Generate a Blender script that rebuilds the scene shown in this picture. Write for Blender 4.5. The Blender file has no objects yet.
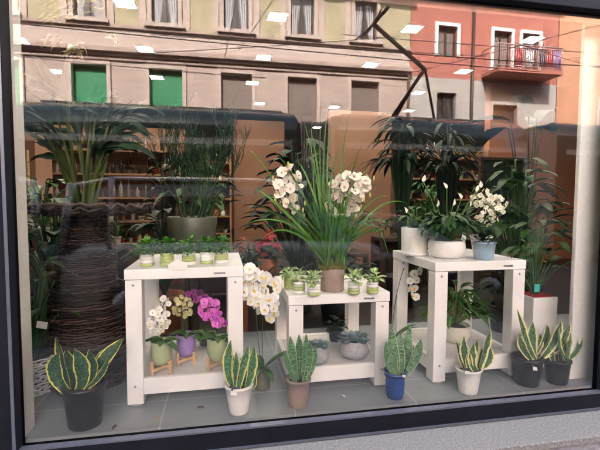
import bpy, math, random
from mathutils import Vector, Matrix, Euler
random.seed(7)
R = random.random
def U(a, b): return a + (b - a) * random.random()
sc = bpy.context.scene
COL = sc.collection
V = Vector
# ------------------------------------------------------------------ camera geometry (measured place)
F, YAW, PIT, ROLL, CZ, CD = 408.76, .1906, .0603, .0041, .9838, 1.7714
_f = V((math.sin(YAW)*math.cos(PIT), math.cos(YAW)*math.cos(PIT), -math.sin(PIT)))
_r = V((math.cos(YAW), -math.sin(YAW), 0)); _u = _r.cross(_f)
_r2 = _r*math.cos(ROLL) + _u*math.sin(ROLL); _u2 = -_r*math.sin(ROLL) + _u*math.cos(ROLL)
def at(px, py, Y):                                    # point of the photo at distance Y behind the glass
    d = _f + _r2*((px-300)/F) - _u2*((py-225)/F)
    t = (Y+CD)/d.y
    return V((t*d.x, Y, CZ+t*d.z))
def street(px, py, Y):                                # the same, for what the glass mirrors from the street
    p = at(px, py, Y); p.y = -Y; return p
cam = bpy.data.cameras.new('camera'); co = bpy.data.objects.new('camera', cam); COL.objects.link(co)
m = Matrix(((_r2.x, _u2.x, -_f.x, 0), (_r2.y, _u2.y, -_f.y, -CD), (_r2.z, _u2.z, -_f.z, CZ), (0, 0, 0, 1)))
co.matrix_world = m
cam.sensor_width = 36; cam.lens = F/600*36; cam.clip_end = 500; cam.clip_start = .02
sc.camera = co
# ------------------------------------------------------------------ materials
def nodes(name):
    mt = bpy.data.materials.new(name); mt.use_nodes = True
    nt = mt.node_tree; nt.nodes.clear()
    out = nt.nodes.new('ShaderNodeOutputMaterial'); b = nt.nodes.new('ShaderNodeBsdfPrincipled')
    nt.links.new(b.outputs[0], out.inputs[0])
    return mt, nt, b
def setc(b, k, v):
    if k in b.inputs: b.inputs[k].default_value = v
def mixcol(nt, fac, a, c, mode='MIX'):
    n = nt.nodes.new('ShaderNodeMix'); n.data_type = 'RGBA'; n.blend_type = mode
    for s, v in ((n.inputs[0], fac), (n.inputs[6], a), (n.inputs[7], c)):
        if hasattr(v, 'links'): nt.links.new(v, s)
        elif isinstance(v, (int, float)): s.default_value = v
        else: s.default_value = (*v, 1) if len(v) == 3 else v
    return n.outputs[2]
def math_(nt, op, a, b=None, clamp=False):
    n = nt.nodes.new('ShaderNodeMath'); n.operation = op; n.use_clamp = clamp
    for i, v in enumerate((a, b)):
        if v is None: continue
        if hasattr(v, 'links'): nt.links.new(v, n.inputs[i])
        else: n.inputs[i].default_value = v
    return n.outputs[0]
def ramp(nt, fac, stops):
    n = nt.nodes.new('ShaderNodeValToRGB'); cr = n.color_ramp
    while len(cr.elements) < len(stops): cr.elements.new(.5)
    for e, (p, c) in zip(cr.elements, stops): e.position = p; e.color = (*c, 1)
    nt.links.new(fac, n.inputs[0]); return n.outputs[0]
def noise(nt, scale, detail=4, coord='Object', vec=(1, 1, 1), rough=.55):
    tc = nt.nodes.new('ShaderNodeTexCoord'); mp = nt.nodes.new('ShaderNodeMapping'); mp.inputs['Scale'].default_value = vec
    nt.links.new(tc.outputs[coord], mp.inputs[0])
    n = nt.nodes.new('ShaderNodeTexNoise'); n.inputs['Scale'].default_value = scale; n.inputs['Detail'].default_value = detail; n.inputs['Roughness'].default_value = rough
    nt.links.new(mp.outputs[0], n.inputs['Vector']); return n.outputs[0]
def bump(nt, b, h, strength=.3, dist=.01):
    n = nt.nodes.new('ShaderNodeBump'); n.inputs['Strength'].default_value = strength; n.inputs['Distance'].default_value = dist
    nt.links.new(h, n.inputs['Height']); nt.links.new(n.outputs[0], b.inputs['Normal'])
def mat(name, col, rough=.5, scale=8, var=.12, bs=.1, bd=.004, metal=0, spec=.5, vec=(1, 1, 1), col2=None, emit=0, ecol=None, coat=0):
    mt, nt, b = nodes(name)
    n = noise(nt, scale, 5, vec=vec)
    lo = tuple(max(0, c*(1-var)) for c in col) if col2 is None else col2
    hi = tuple(min(1, c*(1+var)) for c in col) if col2 is None else col
    nt.links.new(ramp(nt, n, [(.3, lo), (.7, hi)]), b.inputs['Base Color'])
    b.inputs['Roughness'].default_value = rough; b.inputs['Metallic'].default_value = metal
    setc(b, 'Specular IOR Level', spec); setc(b, 'Coat Weight', coat)
    if emit: setc(b, 'Emission Color', (*(ecol or col), 1)); setc(b, 'Emission Strength', emit)
    if bs: bump(nt, b, n, bs, bd)
    return mt
def leafmat(name, c1, c2, rough=.38, vein=None, veinw=.05, trans=.0):
    mt, nt, b = nodes(name)
    a = nt.nodes.new('ShaderNodeAttribute'); a.attribute_name = 'rnd'
    base = mixcol(nt, a.outputs['Fac'], c1, c2)
    n = noise(nt, 25, 3)
    base = mixcol(nt, math_(nt, 'MULTIPLY', n, .5), base, tuple(x*.5 for x in c1))
    tc = nt.nodes.new('ShaderNodeTexCoord'); sp = nt.nodes.new('ShaderNodeSeparateXYZ'); nt.links.new(tc.outputs['UV'], sp.inputs[0])
    d = math_(nt, 'ABSOLUTE', math_(nt, 'SUBTRACT', sp.outputs[0], .5))
    if vein:
        base = mixcol(nt, math_(nt, 'LESS_THAN', d, veinw), base, vein)
    nt.links.new(base, b.inputs['Base Color']); b.inputs['Roughness'].default_value = rough; setc(b, 'Specular IOR Level', .3)
    w = nt.nodes.new('ShaderNodeTexWave'); w.inputs['Scale'].default_value = 3; w.inputs['Distortion'].default_value = 1
    nt.links.new(tc.outputs['UV'], w.inputs['Vector']); bump(nt, b, w.outputs['Fac'], .15, .002)
    return mt
def snakemat(name, margin, mcol, dark, light, bands=9., us=2.2):
    mt, nt, b = nodes(name)
    tc = nt.nodes.new('ShaderNodeTexCoord'); sp = nt.nodes.new('ShaderNodeSeparateXYZ'); nt.links.new(tc.outputs['UV'], sp.inputs[0])
    a = nt.nodes.new('ShaderNodeAttribute'); a.attribute_name = 'rnd'
    mp = nt.nodes.new('ShaderNodeCombineXYZ')
    nt.links.new(math_(nt, 'MULTIPLY', sp.outputs[0], us), mp.inputs[0]); nt.links.new(math_(nt, 'MULTIPLY', sp.outputs[1], bands), mp.inputs[1])
    nt.links.new(math_(nt, 'MULTIPLY', a.outputs['Fac'], 31.), mp.inputs[2])
    n = nt.nodes.new('ShaderNodeTexNoise'); n.inputs['Scale'].default_value = 2.4; n.inputs['Detail'].default_value = 5; n.inputs['Distortion'].default_value = .7
    nt.links.new(mp.outputs[0], n.inputs['Vector'])
    inner = ramp(nt, n.outputs[0], [(.38, dark), (.5, tuple((x+y)/2 for x, y in zip(dark, light))), (.6, light)])
    d = math_(nt, 'ABSOLUTE', math_(nt, 'SUBTRACT', sp.outputs[0], .5))
    if margin > 0:
        n2 = nt.nodes.new('ShaderNodeTexNoise'); n2.inputs['Scale'].default_value = 1.2; nt.links.new(mp.outputs[0], n2.inputs['Vector'])
        d2 = math_(nt, 'ADD', d, math_(nt, 'MULTIPLY', math_(nt, 'SUBTRACT', n2.outputs[0], .5), .22 if margin > .1 else .02))
        inner = mixcol(nt, math_(nt, 'GREATER_THAN', d2, .5-margin), inner, mcol)
    nt.links.new(inner, b.inputs['Base Color']); b.inputs['Roughness'].default_value = .42
    bump(nt, b, n.outputs[0], .15, .002)
    return mt
M = {}
M['white_paint'] = mat('white_paint', (.83, .83, .83), .42, 9, .05, .12, .003)
M['board'] = mat('board', (.62, .61, .60), .6, 30, .06, .1)
M['white_cer'] = mat('white_ceramic', (.78, .77, .75), .3, 10, .03, .05)
M['matte_white'] = mat('matte_white_pot', (.80, .80, .79), .6, 60, .06, .15, .002)
M['black_plastic'] = mat('black_plastic', (.012, .012, .014), .35, 20, .3, .1)
M['black_frame'] = mat('black_frame', (.0045, .0045, .006), .6, 12, .25, .08, .002, spec=.08)
M['alu'] = mat('aluminium', (.10, .10, .11), .35, 30, .1, .05, metal=.6)
M['taupe'] = mat('taupe_clay', (.30, .225, .19), .65, 40, .1, .2)
M['olive_pot'] = mat('olive_glaze', (.075, .082, .055), .4, 12, .15, .1)
M['grey_green'] = mat('grey_green_clay', (.20, .20, .15), .6, 40, .12, .2)
M['blue_pot'] = mat('blue_glaze', (.018, .065, .28), .25, 15, .25, .1)
M['pale_blue'] = mat('pale_blue_glaze', (.30, .43, .52), .35, 30, .15, .3, vec=(1, 1, .3))
M['sage'] = mat('sage_glaze', (.36, .42, .24), .35, 30, .08, .1)
M['lime_pot'] = mat('lime_glaze', (.42, .50, .20), .35, 30, .08, .1)
M['purple_pot'] = mat('purple_glaze', (.30, .20, .45), .35, 30, .12, .1)
M['cream_pot'] = mat('cream_pot', (.60, .60, .50), .5, 20, .08, .1)
M['concrete'] = mat('concrete_pot', (.36, .36, .38), .8, 45, .18, .3)
M['bamboo'] = mat('bamboo', (.62, .42, .24), .5, 20, .18, .2, vec=(1, 1, 8))
M['soil'] = mat('soil', (.035, .022, .014), .95, 120, .6, .8, .01)
M['moss'] = mat('moss', (.16, .14, .03), .95, 160, .6, 1, .01)
M['tag_white'] = mat('paper_white', (.8, .8, .78), .6, 10, .02, 0)
M['tag_dark'] = mat('paper_dark', (.03, .035, .06), .5, 10, .1, 0)
M['tag_teal'] = mat('paper_teal', (.05, .42, .36), .5, 10, .1, 0)
M['steel'] = mat('steel', (.45, .45, .47), .3, 40, .1, .05, metal=.9)
M['wicker'] = mat('dark_wicker', (.022, .014, .011), .6, 60, .5, .5, col2=(.012, .008, .007))
M['wicker2'] = mat('grey_wicker', (.09, .055, .042), .6, 60, .5, .5, col2=(.05, .032, .026))
M['white_wicker'] = mat('white_wicker', (.78, .78, .78), .6, 40, .15, .3)
M['bark'] = mat('bark', (.10, .06, .04), .9, 30, .5, .8, .01)
M['wood'] = mat('shelf_wood', (.36, .20, .11), .5, 8, .2, .15, vec=(1, 6, 6))
M['wood_dark'] = mat('dark_wood', (.05, .03, .022), .5, 8, .3, .2, vec=(1, 6, 6))
M['wall_warm'] = mat('warm_plaster', (.30, .155, .095), .8, 2, .12, .1)
M['wall_orange'] = mat('orange_plaster', (.50, .20, .10), .8, 2, .1, .1)
M['wall_dark'] = mat('dark_plaster', (.07, .05, .045), .8, 2, .2, .1)
M['ceiling'] = mat('ceiling_paint', (.16, .11, .09), .9, 3, .08, .1)
M['terracotta'] = mat('terracotta', (.36, .13, .06), .8, 30, .2, .2)
M['red_cer'] = mat('red_glaze', (.45, .03, .03), .4, 30, .2, .1)
M['glass_jar'] = mat('pale_jar', (.42, .40, .38), .15, 30, .15, .1)
M['dark_jar'] = mat('dark_jar', (.04, .035, .045), .15, 30, .3, .1)
M['gold'] = mat('dried_gold', (.92, .68, .42), .4, 30, .3, .2)
M['tan'] = mat('tan_box', (.50, .34, .18), .7, 10, .15, .1)
G = {}
G['dark'] = leafmat('leaf_dark', (.012, .05, .012), (.04, .12, .025), rough=.45, vein=(.06, .14, .04), veinw=.03)
G['mid'] = leafmat('leaf_mid', (.025, .09, .015), (.08, .20, .03), vein=(.12, .25, .06), veinw=.03)
G['lime'] = leafmat('leaf_lime', (.22, .42, .10), (.50, .66, .30), vein=(.62, .74, .45), veinw=.10)
G['grass'] = leafmat('leaf_grass', (.03, .12, .015), (.12, .30, .04), rough=.33)
G['deep_green'] = leafmat('leaf_deep', (.010, .028, .013), (.022, .055, .025), rough=.6)  # darkest green leaf, for near-black foliage
G['olive'] = leafmat('leaf_olive', (.04, .07, .015), (.11, .14, .03), rough=.4)
G['succ'] = leafmat('leaf_succulent', (.16, .25, .25), (.30, .38, .40), rough=.6)
G['bush'] = leafmat('leaf_fresh', (.03, .14, .012), (.12, .36, .03), rough=.5)
G['cacti'] = leafmat('stem_euphorbia', (.012, .04, .02), (.03, .085, .035), rough=.5)
G['dief'] = leafmat('leaf_dieffenbachia', (.02, .08, .015), (.05, .16, .03), vein=(.25, .34, .14), veinw=.05)
G['bronze'] = leafmat('leaf_bronze', (.05, .05, .02), (.12, .09, .04), rough=.5)
S = {}
S['A'] = snakemat('snake_yellow', .105, (.62, .58, .12), (.008, .035, .016), (.04, .12, .045))
S['B'] = snakemat('snake_lime', .15, (.58, .60, .20), (.02, .08, .03), (.10, .24, .10))
S['C'] = snakemat('snake_green', .07, (.30, .42, .20), (.010, .06, .02), (.15, .32, .14), 26, .7)
S['D'] = snakemat('snake_silver', .06, (.34, .44, .26), (.010, .06, .022), (.20, .36, .18), 30, .7)
S['E'] = snakemat('snake_cream', .17, (.72, .68, .32), (.02, .07, .02), (.09, .2, .07))
FL = {}
FL['white'] = mat('petal_white', (.86, .86, .84), .5, 60, .04, .1, .002)
FL['cream'] = mat('petal_cream', (.84, .80, .70), .5, 60, .08, .1, .002)
FL['magenta'] = mat('petal_magenta', (.66, .16, .52), .5, 60, .3, .1, .002)
FL['pale'] = mat('petal_pale_yellow', (.50, .48, .26), .5, 60, .2, .1, .002)
FL['yellow'] = mat('petal_yellow', (.72, .50, .06), .5, 60, .1, .1, .002)
FL['red'] = mat('petal_red', (.33, .01, .015), .45, 60, .3, .1, .002)
FL['purple'] = mat('petal_purple', (.24, .05, .26), .5, 60, .3, .1, .002)
FL['violet'] = mat('petal_violet', (.30, .02, .70), .5, 60, .1, .1, .002)
FL['bud'] = mat('bud_yellow_green', (.50, .48, .14), .5, 60, .1, .1, .002)
FL['pink'] = mat('lip_pink', (.70, .45, .35), .5, 60, .2, .1, .002)
FL['spathe'] = mat('spathe_white', (.80, .80, .70), .45, 60, .05, .1, .002)
# ------------------------------------------------------------------ mesh builder
class MB:
    def __init__(s): s.v = []; s.f = []; s.uv = []; s.r = []; s.sm = []; s.mi = []; s.cur = 0
    def add(s, vs, fs, uvs=None, rnd=0., smooth=True):
        o = len(s.v); s.v += [tuple(p) for p in vs]; s.uv += (uvs or [(0, 0)]*len(vs)); s.r += [rnd]*len(vs)
        s.f += [tuple(i+o for i in f) for f in fs]; s.sm += [smooth]*len(fs); s.mi += [s.cur]*len(fs)
    def box(s, x0, x1, y0, y1, z0, z1):
        vs = [(x, y, z) for x in (x0, x1) for y in (y0, y1) for z in (z0, z1)]
        s.add(vs, [(0, 1, 3, 2), (4, 6, 7, 5), (0, 4, 5, 1), (2, 3, 7, 6), (0, 2, 6, 4), (1, 5, 7, 3)], smooth=False); return s
    def obox(s, mtx, sx, sy, sz):
        vs = [mtx @ V((x*sx/2, y*sy/2, z*sz/2)) for x in (-1, 1) for y in (-1, 1) for z in (-1, 1)]
        s.add(vs, [(0, 1, 3, 2), (4, 6, 7, 5), (0, 4, 5, 1), (2, 3, 7, 6), (0, 2, 6, 4), (1, 5, 7, 3)], smooth=False); return s
    def lathe(s, prof, segs=28, c=(0, 0, 0), mod=None, cap=True, rnd=0.):
        vs = []; uv = []; n = len(prof)
        for j, (r, z) in enumerate(prof):
            for i in range(segs):
                a = 2*math.pi*i/segs; rr = r*(1 + (mod(a, z) if mod else 0))
                vs.append((c[0]+rr*math.cos(a), c[1]+rr*math.sin(a), c[2]+z)); uv.append((i/segs, j/max(1, n-1)))
        fs = [(j*segs+i, j*segs+(i+1) % segs, (j+1)*segs+(i+1) % segs, (j+1)*segs+i) for j in range(n-1) for i in range(segs)]
        if cap: fs += [tuple(range(segs))[::-1], tuple((n-1)*segs+i for i in range(segs))]
        s.add(vs, fs, uv, rnd); return s
    def tube(s, pts, rad, segs=7, rnd=0.):
        pts = [V(p) for p in pts]; n = len(pts); vs = []; uv = []
        if not isinstance(rad, (list, tuple)): rad = [rad]*n
        up = V((.3, .2, 1)).normalized()
        for i, p in enumerate(pts):
            t = (pts[min(i+1, n-1)] - pts[max(i-1, 0)]).normalized()
            a = t.cross(up)
            if a.length < .05: a = t.cross(V((1, 0, 0)))
            a.normalize(); b = t.cross(a)
            for k in range(segs):
                an = 2*math.pi*k/segs; vs.append(p + (a*math.cos(an) + b*math.sin(an))*rad[i]); uv.append((.5, i/(n-1)))
        fs = [(j*segs+i, j*segs+(i+1) % segs, (j+1)*segs+(i+1) % segs, (j+1)*segs+i) for j in range(n-1) for i in range(segs)]
        fs += [tuple(range(segs))[::-1], tuple((n-1)*segs+i for i in range(segs))]
        s.add(vs, fs, uv, rnd); return s
    def strip(s, pts, nrm, width, prof, fold=.25, na=2, rnd=None, wave=0, twist=0, cup=0):
        """leaf: path pts, face normal hint nrm, half width by prof(t)"""
        pts = [V(p) for p in pts]; n = len(pts); vs = []; uv = []; ph = U(0, 6)
        if rnd is None: rnd = R()
        nrm = V(nrm)
        for i, p in enumerate(pts):
            t = (pts[min(i+1, n-1)] - pts[max(i-1, 0)]).normalized(); tt = i/(n-1)
            side = t.cross(nrm)
            if side.length < .05: side = t.cross(V((.7, .7, .1)))
            side.normalize(); nn = side.cross(t).normalized()
            if twist: q = Matrix.Rotation(twist*tt, 3, t); side = q @ side; nn = q @ nn
            w = width*.5*prof(tt)
            for k in range(-na, na+1):
                u = k/na
                h = abs(u)**1.3*w*fold + (wave*w*math.sin(tt*13+ph+(u > 0)*1.7)*abs(u) if wave else 0)
                vs.append(p + side*(u*w) + nn*h); uv.append(((u+1)/2, tt))
        c = 2*na+1
        s.add(vs, [(i*c+k, i*c+k+1, (i+1)*c+k+1, (i+1)*c+k) for i in range(n-1) for k in range(2*na)], uv, rnd); return s
    def ball(s, c, r, segs=8, rings=5, sq=(1, 1, 1), rnd=0.):
        prof = []; vs = []; c = V(c)
        for j in range(rings+1):
            a = math.pi*j/rings
            for i in range(segs):
                b = 2*math.pi*i/segs; vs.append(c + V((r*sq[0]*math.sin(a)*math.cos(b), r*sq[1]*math.sin(a)*math.sin(b), -r*sq[2]*math.cos(a))))
        s.add(vs, [(j*segs+i, j*segs+(i+1) % segs, (j+1)*segs+(i+1) % segs, (j+1)*segs+i) for j in range(rings) for i in range(segs)], None, rnd); return s
    def build(s, name, mats, parent=None, bevel=0, loc=None):
        me = bpy.data.meshes.new(name); me.from_pydata(s.v, [], s.f)
        if not isinstance(mats, (list, tuple)): mats = [mats]
        for mm in mats: me.materials.append(mm)
        me.polygons.foreach_set('use_smooth', s.sm); me.polygons.foreach_set('material_index', s.mi)
        ul = me.uv_layers.new(name='UVMap'); li = [0]*len(me.loops); me.loops.foreach_get('vertex_index', li)
        fl = []
        for i in li: fl += s.uv[i]
        ul.data.foreach_set('uv', fl)
        at_ = me.attributes.new('rnd', 'FLOAT', 'POINT'); at_.data.foreach_set('value', s.r)
        me.update()
        o = bpy.data.objects.new(name, me); COL.objects.link(o)
        if parent: o.parent = parent
        if loc is not None: o.location = loc
        if bevel:
            b = o.modifiers.new('bevel', 'BEVEL'); b.width = bevel; b.segments = 2; b.limit_method = 'ANGLE'
        return o
def tag(o, label=None, cat=None, group=None, kind=None):
    if label: o['label'] = label
    if cat: o['category'] = cat
    if group: o['group'] = group
    if kind: o['kind'] = kind
    return o
def thing(name, label, cat, loc=(0, 0, 0), group=None, rz=0):
    o = bpy.data.objects.new(name, None); COL.objects.link(o); o.location = loc; o.rotation_euler.z = rz
    o.empty_display_size = .05
    return tag(o, label, cat, group)
def lens(t): return max(.02, math.sin(math.pi*min(1, t*.93+.07))**.75)
def ovate(t): return max(.02, math.sin(math.pi*t**.7)**.9)
def sword(t): return max(.02, (.45+.75*t)*(1-t**5)) if t < .6 else max(.02, .92*(1-((t-.6)/.4)**2.2)+.02)
def blade(t): return max(.03, min(1, .5+t*2)*(1-t**3))
def petal(t): return max(.05, math.sin(math.pi*(t*.86+.10))**.6)
def arc(base, d, L, droop, n=7):
    p = V(base); d = V(d).normalized(); out = [p.copy()]; st = L/n
    for i in range(n):
        p = p + d*st; out.append(p.copy()); d = (d + V((0, 0, -1))*droop/n).normalized()
    return out
def quad(a, b, c, n=8):                                # curve through a, b, c
    a, b, c = V(a), V(b), V(c); k = b*2 - (a+c)*.5
    return [a*(1-t)**2 + k*2*t*(1-t) + c*t*t for t in [i/n for i in range(n+1)]]
def sph(el, az): return V((math.cos(el)*math.cos(az), math.cos(el)*math.sin(az), math.sin(el)))
# ------------------------------------------------------------------ flowers
def blossom_mesh(name, pm, cm, size, n=5, lip=True):
    mb = MB()
    for k in range(n):
        a = 2*math.pi*k/n + math.pi/2; w = size*(.62 if k % n else .5)
        if n == 5 and k in (1, 4): w = size*.8
        d = V((math.cos(a), -.18, math.sin(a)))
        mb.strip(arc((0, 0, 0), d, size*.52, .05, 4), (0, -1, 0), w, petal, .12, 2)
    if lip:
        mb.cur = 1; mb.ball((0, -.1*size, -.06*size), .1*size, 6, 4, (1, 1.2, 1))
        mb.strip(arc((0, -.1*size, -.05*size), (0, -.8, -.6), size*.25, -.3, 3), (0, -1, .5), size*.2, petal, .2, 1)
    o = mb.build(name, [pm, cm]); me = o.data; bpy.data.objects.remove(o); return me
BM = {'white': blossom_mesh('blossom', FL['white'], FL['yellow'], .058), 'cream': blossom_mesh('blossom', FL['cream'], FL['pink'], .062, 6),
      'small_white': blossom_mesh('blossom', FL['white'], FL['yellow'], .036), 'magenta': blossom_mesh('blossom', FL['magenta'], FL['violet'], .038),
      'tiny': blossom_mesh('blossom', FL['cream'], FL['bud'], .028, 4), 'pale': blossom_mesh('blossom', FL['pale'], FL['yellow'], .03)}
def blossom(kind, p, parent, s=1, spread=.7):
    o = bpy.data.objects.new('blossom', BM[kind]); COL.objects.link(o); o.parent = parent; o.location = V(p) - parent.location
    o.rotation_euler = (U(-spread, spread)*.7, U(-.5, .5), U(-spread, spread)); s *= U(.85, 1.1); o.scale = (s, s, s)
    return o
# ------------------------------------------------------------------ pots
def pot(parent, r0, r1, h, mt, soil=True, rim=.004, mod=None, shape='cone', segs=32, name='pot', soilm=None):
    mb = MB(); t = .005
    if shape == 'cone': prof = [(r0*.96, 0), (r0, .006), (r0+(r1-r0)*.5, h*.5), (r1-rim*.3, h*.9), (r1+rim, h*.92), (r1+rim, h), (r1-t, h), (r1-t, h*.86)]
    elif shape == 'cyl': prof = [(r0*.97, 0), (r0, .005), (r0, h*.5), (r1, h-.003), (r1-.002, h), (r1-t, h), (r1-t, h*.86)]
    elif shape == 'bowl': prof = [(r0*.62, 0), (r0*.8, h*.1), (r0*.96, h*.35), (r0, h*.6), (r0*.97, h*.85), (r1, h), (r1-t, h), (r1-t, h*.86)]
    elif shape == 'round': prof = [(r0*.55, 0), (r0*.85, h*.15), (r0, h*.42), (r0*.93, h*.7), (r1*1.02, h*.95), (r1, h), (r1-t, h), (r1-t, h*.86)]
    elif shape == 'belly': prof = [(r0*.8, 0), (r0*.94, h*.2), (r0, h*.5), (r0*.97, h*.8), (r1, h), (r1-t, h), (r1-t, h*.86)]
    mb.lathe(prof, segs, mod=mod)
    o = mb.build(name, mt, parent)
    if soil:
        s = MB(); s.lathe([(r1-t-.001, h*.84), (r1*.6, h*.88), (.004, h*.9)], 20, mod=lambda a, z: 0); s.build('soil', soilm or M['soil'], parent)
    return o
ribs = lambda k, a_: (lambda a, z: a_*math.cos(a*k))
def striped_pot(parent, r, h, kind):
    c = {'wg': ['w', 'w', 'w', 'g'], 'g': ['g', 'g', 'g', 'g'], 'gw': ['w', 'g', 'g', 'w'], 'wgg': ['w', 'w', 'g', 'g']}[kind]
    mb = MB(); n = 4; z0 = 0
    for i in range(n):
        mb.cur = 1 if c[n-1-i] == 'g' else 0; a, b_ = h*i/n, h*(i+1)/n; e = .0012 if len(set(c)) > 1 else 0
        mb.lathe([(r*.97-e*2, a), (r*1.0, a+h*.04), (r*1.01, (a+b_)/2), (r*1.0, b_-h*.04), (r*.97-e*2, b_)], 26, cap=(i == 0))
    mb.lathe([(r*.97, h), (r*.9, h), (r*.9, h*.9), (.003, h*.9)], 26, cap=False)
    return mb.build('pot', [M['white_cer'], M['lime_pot']], parent)
# ------------------------------------------------------------------ setting
def struct(mb, name, mt, bevel=0):
    o = mb.build(name, mt, None, bevel); o['kind'] = 'structure'; return o
# asphalt
asph = mat('asphalt', (.06, .06, .062), .85, 90, .45, .5, .01)
struct(MB().box(-60, 60, -80, -2.4, -.60, -.55), 'ground', asph)
pm = mat('pavement_stone', (.20, .185, .17), .85, 50, .35, .4)
struct(MB().box(-60, 60, -2.4, -.26, -.6, -.42), 'pavement', pm, .01)
struct(MB().box(-60, 60, -14.4, -12.6, -.6, -.42), 'far_pavement', pm, .01)
mt, nt, b = nodes('granite')
n1 = noise(nt, 110, 6, rough=.85); n2 = noise(nt, 7, 3)
c1 = ramp(nt, n1, [(.33, (.012, .010, .008)), (.44, (.08, .068, .053)), (.56, (.13, .112, .088)), (.66, (.33, .29, .24))])
nt.links.new(mixcol(nt, math_(nt, 'MULTIPLY', n2, .5), c1, (.10, .086, .068)), b.inputs['Base Color']); b.inputs['Roughness'].default_value = .8; bump(nt, b, n1, .4, .003)
granite = mt
led = MB().box(-3.2, 5.2, -.235, .02, -.135, -.1).build('window_ledge', granite, None, .004)
tag(led, 'pale speckled granite ledge running below the black window frame', 'ledge')
o = MB().box(-3.2, 5.2, -.2, .02, -.42, -.138).build('plinth_wall', mat('plinth', (.16, .15, .145), .9, 40, .3, .4)); tag(o, 'rough grey plinth under the granite ledge', 'wall')
# tile floor of the display
mt, nt, b = nodes('floor_tile')
br = nt.nodes.new('ShaderNodeTexBrick'); tc = nt.nodes.new('ShaderNodeTexCoord'); mp = nt.nodes.new('ShaderNodeMapping')
mp.inputs['Location'].default_value = (.27, .33, 0); nt.links.new(tc.outputs['Object'], mp.inputs[0]); nt.links.new(mp.outputs[0], br.inputs['Vector'])
br.offset = 0; br.inputs['Scale'].default_value = 1; br.inputs['Brick Width'].default_value = .6; br.inputs['Row Height'].default_value = .6
br.inputs['Mortar Size'].default_value = .004; br.inputs['Mortar'].default_value = (.50, .50, .48, 1); br.inputs['Color1'].default_value = (.27, .32, .35, 1); br.inputs['Color2'].default_value = (.30, .345, .37, 1)
nn_ = noise(nt, 7, 9, rough=.75)
nt.links.new(mixcol(nt, math_(nt, 'MULTIPLY', nn_, .35), br.outputs['Color'], (.30, .33, .34)), b.inputs['Base Color']); b.inputs['Roughness'].default_value = .38
bump(nt, b, noise(nt, 40, 4), .06, .002)
struct(MB().box(-2.2, 4.2, .03, 1.25, -.1, 0), 'display_floor', mt)
struct(MB().box(-4.0, 8.2, 1.25, 13.2, -.12, -.06), 'shop_floor', mat('dark_floor', (.022, .018, .017), .4, 6, .2, .1))
struct(MB().box(-4.0, 8.2, .03, 13.2, 3.0, 3.1), 'ceiling', M['ceiling'])
def wall(x0, x1, y0, y1, z0, z1, mt, label, name='wall'):
    o = MB().box(x0, x1, y0, y1, z0, z1).build(name, mt); return tag(o, label, 'wall')
wall(-4.1, -4.0, .03, 13.2, -.12, 3.1, M['wall_dark'], 'dark side wall of the shop on the left')
wall(8.2, 8.3, .03, 13.2, -.12, 3.1, M['wall_orange'], 'orange side wall at the far right of the shop')
wall(-4.1, 8.3, 13.2, 13.3, -.12, 3.1, M['wall_warm'], 'distant back wall of the shop')
wall(-4.1, -.95, -.02, .03, -.42, 3.1, M['black_frame'], 'black shopfront panel left of the window', 'shopfront_panel')
wall(2.12, 8.3, -.02, .03, -.42, 3.1, M['black_frame'], 'black shopfront panel right of the window', 'shopfront_panel')
wall(-.95, 2.12, -.03, .03, 1.95, 3.6, M['black_frame'], 'black fascia beam above the window', 'fascia')
# back partitions
o = MB().box(-26, 30, .04, 12, 3.62, 13.5).build('sunblock_storeys', mat('shop_plaster', (.40, .34, .28), .9, 3, .15, .2)); tag(o, 'unseen plain upper storeys above the shop window, sized to block the sun', 'building')  # unseen block, made tall and wide to keep sun off the street
o = MB().box(-26, -4.12, .04, 12, -.42, 3.6).build('neighbour_house', o.data.materials[0]); tag(o, 'ground floor of the building left of the shop', 'building')
o = MB().box(8.32, 30, .04, 12, -.42, 3.6).build('neighbour_house', o.data.materials[0]); tag(o, 'ground floor of the building right of the shop', 'building')
wall(-3.3, -.55, 4.9, 5.0, -.06, 2.08, M['wall_warm'], 'warm brown partition wall behind the wooden shelf of jars', 'partition')
wall(1.72, 2.75, 4.6, 4.75, -.06, 2.42, M['wall_warm'], 'plain terracotta partition behind the tall cream orchid', 'partition')
o = None
wall(4.55, 7.9, 4.6, 4.75, -.06, 3.0, M['wall_orange'], 'orange partition wall behind the right planter', 'partition')
wall(.25, 1.25, 6.4, 6.5, -.06, 2.55, M['wall_warm'], 'narrow brown wall deep in the shop behind the euphorbia', 'partition')
# ------------------------------------------------------------------ window
XL, XR, ZT = -.785, 1.94, 1.91
w = thing('display_window', 'large single pane shop window in a black frame, mirroring the street', 'window', (XL, 0, 0))
def P(mb, name, mt, parent, bevel=0):                  # build in world coordinates under a placed thing
    l = parent.location; mb.v = [(x-l.x, y-l.y, z-l.z) for x, y, z in mb.v]; return mb.build(name, mt, parent, bevel)
fr = MB(); fr.box(-.95, 2.12, -.035, .03, -.099, -.012); fr.box(-.95, XL-.008, -.05, .03, -.012, 1.95); fr.box(XR+.004, 2.12, -.03, .03, -.012, 1.95); fr.box(XL-.008, XR+.004, -.045, .028, ZT, 1.95)
P(fr, 'frame', M['black_frame'], w, .004)
tr = MB(); tr.box(XL-.006, XR+.002, -.038, -.008, -.011, -.003); tr.box(-.94, 2.1, -.043, -.036, -.094, -.086); tr.box(XL-.02, XL-.0085, -.053, -.05, .0, 1.88)
P(tr, 'trim', M['alu'], w)
P(MB().box(XL, XR, .012, .026, 1.868, 1.909), 'blind_rail', mat('brown_rail', (.12, .07, .055), .5), w)
gl = bpy.data.materials.new('window_glass'); gl.use_nodes = True; nt = gl.node_tree; nt.nodes.clear()
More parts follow.
